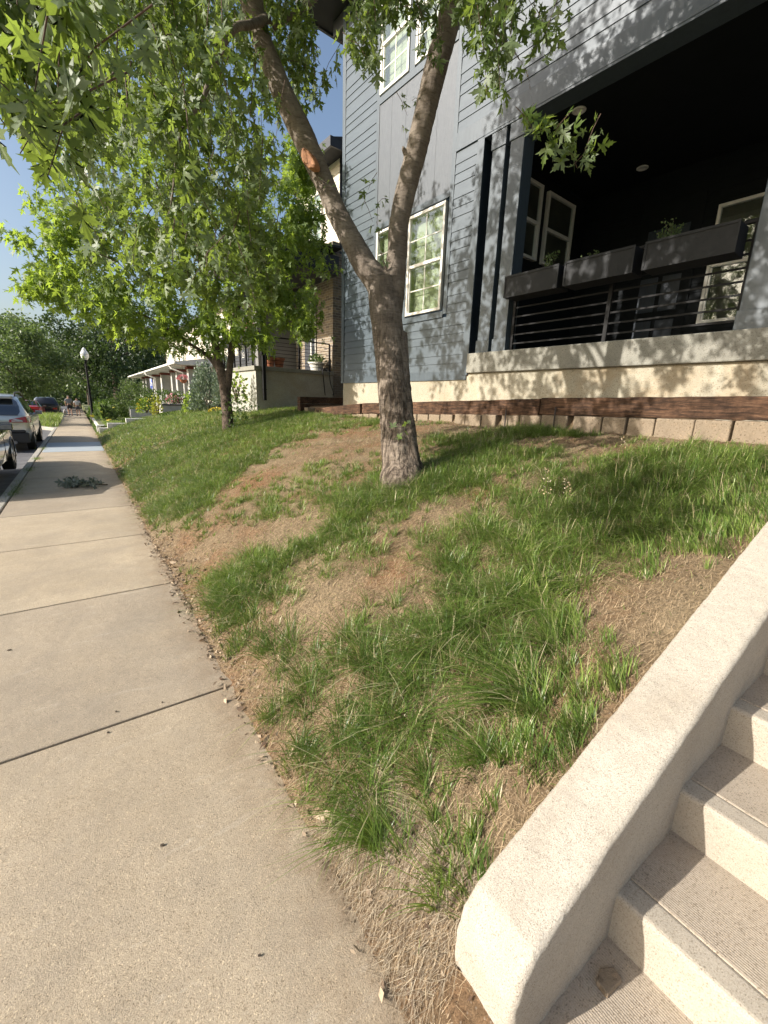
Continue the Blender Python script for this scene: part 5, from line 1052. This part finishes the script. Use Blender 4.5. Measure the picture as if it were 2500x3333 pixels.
# ---------------------------------------------------------------- cars
def ring_pts(st_):
    y, zb, zbelt, zr, hb, hm_, hr = st_
    half = [(0,zb),(hb*.8,zb),(hb,zb+.10),(hm_*1.0,zb+.35),(hm_,zbelt-.08),(hm_*.975,zbelt),(hr+(hm_*.97-hr)*.12,zr-.10*(zr-zbelt>.2)),(hr*.86,zr),(0,zr+.015)]
    return [(x,z) for x,z in half]+[(-x,z) for x,z in reversed(half[1:-1])]
def car(name, pos, stations, paint, label, group, wheels, wr=.34, length=4.7, glass=None, rear=True, suv=False, lic=True):
    """pos = centre of the footprint on the road; the car points along +Y"""
    t = thing(name, pos, label, 'car', group); px_, py_, pz_ = pos; g = MB(); n = 16; R_ = [ring_pts(s_) for s_ in stations]
    for s_, r_ in zip(stations, R_): g.v += [(px_+x, py_+s_[0], pz_+z) for x, z in r_]
    gm = []
    for i in range(len(R_)-1):
        cab = glass and glass[0] <= i < glass[1]
        for j in range(n):
            gl_ = cab and j in (5, 10)
            g.f.append((i*n+j, i*n+(j+1)%n, (i+1)*n+(j+1)%n, (i+1)*n+j)); g.m.append(1 if gl_ else (2 if j in (0,1,14,15) else 0))
    g.f.append(tuple(range(n))); g.m.append(0); g.f.append(tuple((len(R_)-1)*n+j for j in reversed(range(n)))); g.m.append(0)
    b = obj('body', g, [M[paint], M['carglass'], M['plastic']], t, smooth=True)
    es = b.modifiers.new('e','EDGE_SPLIT'); es.split_angle = rad(38)
    for (wy) in wheels:
        for sx in (-1,1):
            hw = stations[len(stations)//2][5]; xo = px_+sx*(hw-.005); xi = px_+sx*(hw-.21); yc = py_+wy; zc_ = pz_+wr
            g = MB()
            def disc(x, r, k=28): return [(x, yc+r*math.cos(a), zc_+r*math.sin(a)) for a in np.linspace(0,2*math.pi,k+1)[:-1]]
            A_ = [disc(xi,wr*.9), disc(xi,wr), disc(xo-.02*sx,wr), disc(xo,wr*.94), disc(xo,wr*.68)]
            g.v = sum(A_, []); k = 28
            for q in range(4):
                for i in range(k): g.f.append((q*k+i,q*k+(i+1)%k,(q+1)*k+(i+1)%k,(q+1)*k+i)); g.m.append(0)
            g.f.append(tuple(range(k))); g.m.append(0); wh_ = obj('wheel', g, M['rubber'], t, smooth=False)
            g = MB(); g.tube([(xo-.05*sx,yc,zc_),(xo-.012*sx,yc,zc_)], wr*.66, 24)
            for a in range(5):
                th = a*2*math.pi/5; d = np.array([0,math.cos(th),math.sin(th)]); e = np.array([0,-math.sin(th),math.cos(th)]); c0 = np.array([xo-.012*sx,yc,zc_]); g.prism([tuple(c0+d*.05+e*.05),tuple(c0+d*wr*.64+e*.03),tuple(c0+d*wr*.64-e*.03),tuple(c0+d*.05-e*.05)], (sx*.014,0,0))
            obj('rim', g, M['rim'], wh_)
            g = MB(); arc = [(yc+(wr+.055)*math.cos(a), zc_+(wr+.055)*math.sin(a)) for a in np.linspace(-.25,math.pi+.25,20)]
            arc2 = [(yc+(wr+.005)*math.cos(a), zc_+(wr+.005)*math.sin(a)) for a in np.linspace(-.25,math.pi+.25,20)]
            for i in range(19): g.hexa([(xo-.10*sx,*arc[i]),(xo+.012*sx,*arc[i]),(xo+.012*sx,*arc[i+1]),(xo-.10*sx,*arc[i+1]),(xo-.10*sx,*arc2[i]),(xo+.012*sx,*arc2[i]),(xo+.012*sx,*arc2[i+1]),(xo-.10*sx,*arc2[i+1])])
            obj('wheel_arch', g, M['plastic'] if suv else M[paint], t)
    # mirrors
    my = stations[glass[1]-1][0]-.45 if glass else .6
    for sx in (-1,1):
        hw = stations[len(stations)//2][5]; zb_ = stations[len(stations)//2][2]; g = MB(); c = (px_+sx*(hw+.10), py_+my, pz_+zb_+.06)
        g.box((c[0]-.10,c[1]-.05,c[2]-.055),(c[0]+.10,c[1]+.09,c[2]+.065)); g.box((px_+sx*(hw-.05)-.05,c[1],c[2]-.06),(c[0],c[1]+.05,c[2]-.01)); mr = obj('mirror', g, M[paint], t, bevel=.03, seg=3)
        g = MB(); g.box((c[0]-.088,c[1]-.056,c[2]-.042),(c[0]+.088,c[1]-.051,c[2]+.052)); obj('mirror_glass', g, M['rim'], mr, bevel=.02)
    return t
# sedan: only its nose half is in view
sed = [(-2.42,.42,.80,.84,.70,.78,.55),(-2.30,.22,.92,.98,.80,.86,.70),(-1.75,.20,.96,1.08,.86,.91,.62),(-.95,.20,.96,1.38,.88,.92,.58),(-.2,.20,.95,1.45,.88,.925,.58),(.45,.20,.94,1.40,.88,.925,.58),(1.25,.20,.93,1.0,.88,.92,.66),(1.9,.20,.86,.90,.87,.90,.70),(2.3,.22,.74,.78,.80,.84,.62),(2.45,.34,.60,.64,.62,.68,.5)]
sx_ = -1.27-.925
sc_ = car('parked_sedan', (sx_,10.9,-.06-.109), sed, 'graphite', 'dark bronze grey sedan at the left edge, nearest parked car', 'cars parked along the kerb', (-1.45,1.42), .33, glass=(2,6))
g = MB(); X_s = sx_+.925
g.box((X_s-.01,10.9+.30,-.17+.30),(X_s+.004,10.9+.306,-.17+.92)); g.box((X_s-.01,10.9-.75,-.17+.30),(X_s+.004,10.9-.744,-.17+.92)); obj('door_seam', g, M['plastic'], sc_)

suvs = [(-2.5,.52,.98,1.02,.72,.80,.6),(-2.42,.36,1.10,1.18,.82,.90,.74),(-2.25,.32,1.12,1.40,.86,.95,.70),(-1.95,.26,1.12,1.68,.88,.96,.66),(-1.2,.24,1.10,1.74,.90,.965,.66),(0,.24,1.08,1.75,.90,.965,.66),(.6,.24,1.07,1.68,.90,.965,.64),(1.35,.24,1.05,1.14,.90,.96,.72),(2.0,.24,1.0,1.05,.88,.94,.74),(2.38,.28,.84,.9,.82,.88,.66),(2.5,.4,.64,.7,.66,.74,.5)]
ux = -1.27-.965; uy = 19.75; uz = .05-.01*(uy+20)-.0
uz = .05-(uy+20)*.01
sv = car('parked_suv', (ux,uy,uz), suvs, 'silver', 'silver SUV with roof rails and red tail lights, ahead of the bronze sedan', 'cars parked along the kerb', (-1.5,1.5), .37, glass=(3,7), suv=True)
yr = uy-2.36
g = MB(); rows = [(-2.445,1.14,.70),(-2.36,1.24,.76),(-2.275,1.40,.75),(-2.10,1.55,.70),(-2.02,1.61,.62)]
for (y0,z0,h0),(y1,z1,h1) in zip(rows[:-1], rows[1:]): g.face([(ux-h0,uy+y0-.02,uz+z0),(ux+h0,uy+y0-.02,uz+z0),(ux+h1,uy+y1-.02,uz+z1),(ux-h1,uy+y1-.02,uz+z1)])
obj('rear_window', g, M['carglass'], sv, fix=False)
for sx in (-1,1):
    g = MB(); g.hexa([(ux+sx*.98,uy-2.10,uz+.90),(ux+sx*.90,uy-2.50,uz+.92),(ux+sx*.48,uy-2.54,uz+.93),(ux+sx*.5,uy-2.3,uz+.93),(ux+sx*.975,uy-2.08,uz+1.12),(ux+sx*.88,uy-2.47,uz+1.10),(ux+sx*.48,uy-2.50,uz+1.02),(ux+sx*.5,uy-2.3,uz+1.04)]); tl_ = obj('tail_light', g, M['taillight'], sv, bevel=.012)
    g = MB(); g.hexa([(ux+sx*.80,uy-2.525,uz+.95),(ux+sx*.54,uy-2.552,uz+.955),(ux+sx*.54,uy-2.50,uz+.955),(ux+sx*.80,uy-2.47,uz+.95),(ux+sx*.80,uy-2.52,uz+.985),(ux+sx*.54,uy-2.545,uz+.985),(ux+sx*.54,uy-2.50,uz+.985),(ux+sx*.80,uy-2.47,uz+.985)]); obj('lamp_bar', g, M['lens'], tl_)
    g = MB(); g.tube(catmull([(ux+sx*.66,uy-1.95,uz+1.70),(ux+sx*.66,uy-1.75,uz+1.80),(ux+sx*.66,uy-.3,uz+1.82),(ux+sx*.66,uy+.5,uz+1.74)],[.022]*4)[0], .022, 6); obj('roof_rail', g, M['plastic'], sv)
g = MB(); g.box((ux-.90,uy-2.56,uz+.30),(ux+.90,uy-2.30,uz+.62)); g.box((ux-.84,uy-2.57,uz+.62),(ux+.84,uy-2.4,uz+.70)); obj('rear_bumper', g, M['plastic'], sv, bevel=.05, seg=3)
g = MB(); g.box((ux-.20,uy-2.54,uz+.74),(ux+.20,uy-2.50,uz+.88)); obj('licence_plate', g, M['winwhite'], sv, bevel=.006)
g = MB(); g.box((ux-.70,uy-2.53,uz+.905),(ux+.5,uy-2.48,uz+.935)); obj('chrome_strip', g, M['rim'], sv, bevel=.006)
g = MB(); g.tube([(ux+.55,uy-2.62,uz+.33),(ux+.55,uy-2.4,uz+.33)], .05, 12); obj('exhaust_tip', g, M['rim'], sv)
g = MB(); g.box((ux-.6,uy-2.22,uz+1.62),(ux+.6,uy-1.96,uz+1.71)); obj('spoiler', g, M['silver'], sv, bevel=.03)
for nm, xx, yy, pt, lb, st_ in (('parked_sedan',-3.3,46.5,'red','bright red car parked beyond the grassy kerb extension',sed),('parked_suv',-2.35,52.5,'blackcar','black SUV parked just left of the walking couple',suvs),('parked_sedan',-3.6,66,'greycar','pale grey blue car far down the street',sed),('parked_suv',-2.9,60,'greycar','distant light coloured car roof behind the black SUV',suvs)):
    zz = .05-(yy+20)*.01; cc = car(nm, (xx,yy,zz), st_, pt, lb, 'cars parked along the kerb', (-1.45,1.42), .34, glass=(2,6) if st_ is sed else (3,7))
    g = MB()
    for sx in (-1,1): g.box((xx+sx*.62-.15,yy-2.52,zz+.68),(xx+sx*.62+.15,yy-2.35,zz+.82))
    obj('tail_lights', g, M['taillight'], cc, bevel=.02)
    g = MB(); y0_ = (-1.72 if st_ is sed else -2.2); g.hexa([(xx-.6,yy+y0_-.12,zz+1.08),(xx+.6,yy+y0_-.12,zz+1.08),(xx+.6,yy+y0_,zz+1.08),(xx-.6,yy+y0_,zz+1.08),(xx-.5,yy+y0_+.4,zz+1.42),(xx+.5,yy+y0_+.4,zz+1.42),(xx+.5,yy+y0_+.5,zz+1.40),(xx-.5,yy+y0_+.5,zz+1.40)]); obj('rear_window', g, M['carglass'], cc)

# ---------------------------------------------------------------- people and dog on the sidewalk
def skinmesh(name, V, E_, R_, mat, parent, sub=1):
    me = bpy.data.meshes.new(name); o_ = ORG[parent.name]; me.from_pydata([tuple(np.array(v)-o_) for v in V], E_, []); o = link(name, me, mat, parent)
    md = o.modifiers.new('sk','SKIN'); sk = me.skin_vertices[0].data
    for i, r in enumerate(R_): sk[i].radius = (r, r) if np.isscalar(r) else r
    sk[0].use_root = True; sb_ = o.modifiers.new('sb','SUBSURF'); sb_.levels = sub; sb_.render_levels = sub; return o
def person(pos, h, label, shirt, shorts, hair, arm=.0, fem=False, stride=.12):
    t = thing('person', pos, label, 'person', 'couple walking away'); k = h/1.75; p = np.array(pos, float)
    J = dict(pel=(0,0,.95),wa=(0,0,1.08),ch=(0,.0,1.32),nk=(0,0,1.47),hd=(0,.01,1.58),ht=(0,0,1.70),
      hl=(-.10,0,.92),kl=(-.11,stride*.6,.50),al=(-.11,stride*.6-.05,.09),tl=(-.12,stride*.6+.13,.035),hr_=(.10,0,.92),kr=(.11,-stride*.3,.50),ar=(.11,-stride*1.1,.10),tr=(.12,-stride*1.1+.15,.035),
      sl=(-.19,0,1.40),el=(-.25,-.02,1.12),wl=(-.25,.06,.88),fl=(-.25,.08,.79),sr=(.19,0,1.40),er=(.25,-.03,1.12),wr_=(.25,.03,.88),fr=(.25,.05,.79))
    names = list(J); V = [p+np.array(J[n_])*k for n_ in names]; ix = {n_: i for i, n_ in enumerate(names)}
    E_ = [('pel','wa'),('wa','ch'),('ch','nk'),('nk','hd'),('hd','ht'),('pel','hl'),('hl','kl'),('kl','al'),('al','tl'),('pel','hr_'),('hr_','kr'),('kr','ar'),('ar','tr'),('ch','sl'),('sl','el'),('el','wl'),('wl','fl'),('ch','sr'),('sr','er'),('er','wr_'),('wr_','fr')]
    rd = dict(pel=.13,wa=.12,ch=.15,nk=.055,hd=.10,ht=.085,hl=.09,kl=.06,al=.04,tl=.035,hr_=.09,kr=.06,ar=.04,tr=.035,sl=.06,el=.042,wl=.03,fl=.032,sr=.06,er=.042,wr_=.03,fr=.032)
    skinmesh('body', V, [(ix[a],ix[b]) for a, b in E_], [rd[n_]*k for n_ in names], M['skin'], t)
    cl_ = [p+np.array(q)*k for q in ((0,0,1.0),(0,0,1.12),(0,0,1.33),(0,0,1.44),(-.18,0,1.39),(-.235,-.01,1.22),(.18,0,1.39),(.235,-.01,1.22))]
    skinmesh('shirt', cl_, [(0,1),(1,2),(2,3),(2,4),(4,5),(2,6),(6,7)], [(.20*k,.15*k),(.17*k,.14*k),(.19*k,.16*k),.075*k,.085*k,.07*k,.085*k,.07*k], shirt, t)
    sh_ = [p+np.array(q)*k for q in ((0,0,1.0),(0,0,.93),(-.10,stride*.2,.75),(-.11,stride*.45,.55),(.10,-stride*.1,.75),(.11,-stride*.22,.55))]
    skinmesh('shorts', sh_, [(0,1),(1,2),(2,3),(1,4),(4,5)], [(.16*k,.14*k),(.16*k,.15*k),.105*k,.10*k,.105*k,.10*k], shorts, t)
    hh = [p+np.array(q)*k for q in ((0,-.015,1.60),(0,-.01,1.69))]; skinmesh('hair', hh, [(0,1)], [.105*k,.095*k], hair, t)
    for a in ('al','ar'):
        g = MB(); q = p+np.array(J[a])*k; g.box((q[0]-.05,q[1]-.07,p[2]),(q[0]+.05,q[1]+.20,p[2]+.09)); obj('shoe', g, M['rubber'], t, bevel=.03)
    return t
def flat(name, c, r=.8): return pm(name, c, tuple(x*.8 for x in c), 12, r, .2, 40)
pz = lambda y: -.01*y
person((-.62,48.6,pz(48.6)), 1.80, 'man in a grey sleeveless shirt and dark shorts walking away on the sidewalk', flat('grey_shirt',(.20,.22,.24)), flat('dark_shorts',(.02,.02,.025)), flat('grey_hair',(.45,.42,.38)))
person((-.02,48.4,pz(48.4)), 1.60, 'woman in a pale shirt and dark shorts walking away beside the man', flat('pale_shirt',(.55,.56,.58)), flat('denim_shorts',(.05,.055,.07)), flat('brown_hair',(.06,.035,.02)))
dp_ = np.array([-1.0,47.8,pz(47.8)]); t = thing('dog', dp_, 'small grey and white shaggy dog walking beside the man', 'dog')
V = [dp_+np.array(q) for q in ((0,-.2,.36),(0,0,.37),(0,.2,.38),(0,.32,.50),(0,.42,.52),(0,.52,.50),(-.08,-.22,.2),(-.08,-.26,.12),(-.08,-.22,.02),(.08,-.22,.2),(.08,-.26,.12),(.08,-.22,.02),(-.08,.2,.2),(-.08,.22,.02),(.08,.2,.2),(.08,.22,.02),(0,-.34,.48))]
skinmesh('body', V, [(0,1),(1,2),(2,3),(3,4),(4,5),(0,6),(6,7),(7,8),(0,9),(9,10),(10,11),(2,12),(12,13),(2,14),(14,15),(0,16)], [.12,.12,.13,.09,.085,.045,.05,.03,.028,.05,.03,.028,.04,.028,.04,.028,.025], flat('dog_fur',(.35,.32,.30),.95), t)
g = MB(); 
for sx in (-1,1): g.prism([(dp_[0]+sx*.06,dp_[1]+.38,dp_[2]+.58),(dp_[0]+sx*.11,dp_[1]+.38,dp_[2]+.5),(dp_[0]+sx*.05,dp_[1]+.42,dp_[2]+.52)], (0,.02,.0))
obj('ears', g, flat('dog_ear',(.08,.07,.06)), t)

# ---------------------------------------------------------------- fallen branch and debris on the sidewalk
def c3(x, y): return (x*.211)/D, (1250+y*.211)/D
a = at(*c3(960,1560),'Z',-.07); b = at(*c3(1659,1560),'Z',-.07)
t = thing('fallen_branch', tuple((a+b)/2), 'broken leafy maple branch with wilted grey green leaves lying across the shaded sidewalk', 'branch'); g = MB()
g.tube(catmull([a+[0,0,.03],a*.6+b*.4+[0,.05,.04],b*.85+a*.15+[0,-.05,.02],b+[0,0,.012]],[.004,.006,.010,.012])[0], catmull([a,a,a,a],[.004,.006,.010,.012])[1], 6); obj('stem', g, M['straw'], t)
n = 130; q = rng.beta(1.3,1.8,n); P = a+(b-a)*q[:,None]*.85+np.stack([rng.normal(0,.05,n),rng.normal(0,.14,n),rng.uniform(.015,.09,n)],1); leaves('foliage', P, rng.normal(0,1,(n,3))*[1,1,.35], rng.uniform(.06,.13,n), rng.uniform(0,1,n), LEAF_HI, M['silverleaf'], t)
for px_, py_, sz, lb_ in ((350,1820,.014,'largest dark scrap lying in the middle of the nearest sidewalk slab'),(250,1530,.012,'dark scrap just above the nearest sidewalk joint'),(425,1230,.010,'tiny dark scrap near the litter edge on the third slab'),(560,2060,.008,'tiny dark scrap nearest the bottom edge of the photo'),(18,1395,.020,'brown scrap at the left edge of the second slab'),(350,1510,.008,'tiny dark speck beside the nearest joint, towards the grass'),(232,1575,.010,'small dark scrap lying just below the nearest sidewalk joint')):
    if not sz: continue
    sz *= .65
    p = at(px_*1.0 if px_ > 0 else 0, py_, 'Z', 0); p[2] = zs(p[1])+.002; g = MB(); a_ = rng.uniform(0,6.28); P = [tuple(p+np.array([sz*rng.uniform(.5,1)*math.cos(a_+q), sz*rng.uniform(.3,.8)*math.sin(a_+q), 0])) for q in (0,1.2,2.3,3.4,4.6,5.5)]; g.prism(P, (0,0,.004)); tag(obj('debris_bit', g, M['joint']), lb_, 'debris', 'dark scraps on the sidewalk')

# flowering grass stalks standing above the tufts
for (px_, py_, hh, lb) in ((1180,1130,.34,'tall pale flowering grass stalk standing right of the bank centre'),(1345,1010,.22,'short flowering grass stalk near the bare patch below the blocks'),(1225,1120,.24,'slim yellowish grass stalk beside the tall pale one')):
    b = hit(px_, py_); t = thing('grass_stalk', tuple(b), lb, 'grass stalk', 'flowering grass stalks'); top = b+np.array([-.03,.02,hh]); g = MB(); g.tube([b-[0,0,.02],(b+top)/2+[.01,0,.0],top],[.0016,.0013,.0008],5); obj('stem', g, M['straw'], t)
    P = []; A = []
    for k in range(34):
        u_ = rng.uniform(.5,1.02); c_ = b+(top-b)*u_; e_ = rng.normal(0,1,3); e_[2] = abs(e_[2]); e_ /= np.linalg.norm(e_); P.append(c_+e_*.030*(1.3-u_)); A.append(e_)
    leaves('seed_head', np.array(P), np.array(A), np.full(34,.013), rng.uniform(.7,1,34), LEAF_LO, M['straw'], t)

# distant greenery closing the street
n = 26000; P = np.stack([rng.uniform(-60,60,n), rng.uniform(118,130,n), np.zeros(n)],1); hh_ = 3.5+4.5*fbm(P[:,0]*.12, P[:,1]*.1, 71); P[:,2] = -2.0+hh_*rng.uniform(0,1,n)**.8
o = leaves('far_treeline', P, rng.normal(0,1,(n,3)), .75*rng.uniform(.6,1.3,n), rng.uniform(0,1,n), LEAF_LO, M['leafmid'], t1); o.parent = None; o.location = tuple(ORG[t1.name]); tag(o, 'distant green treeline closing the end of the street', 'treeline', kind='stuff')
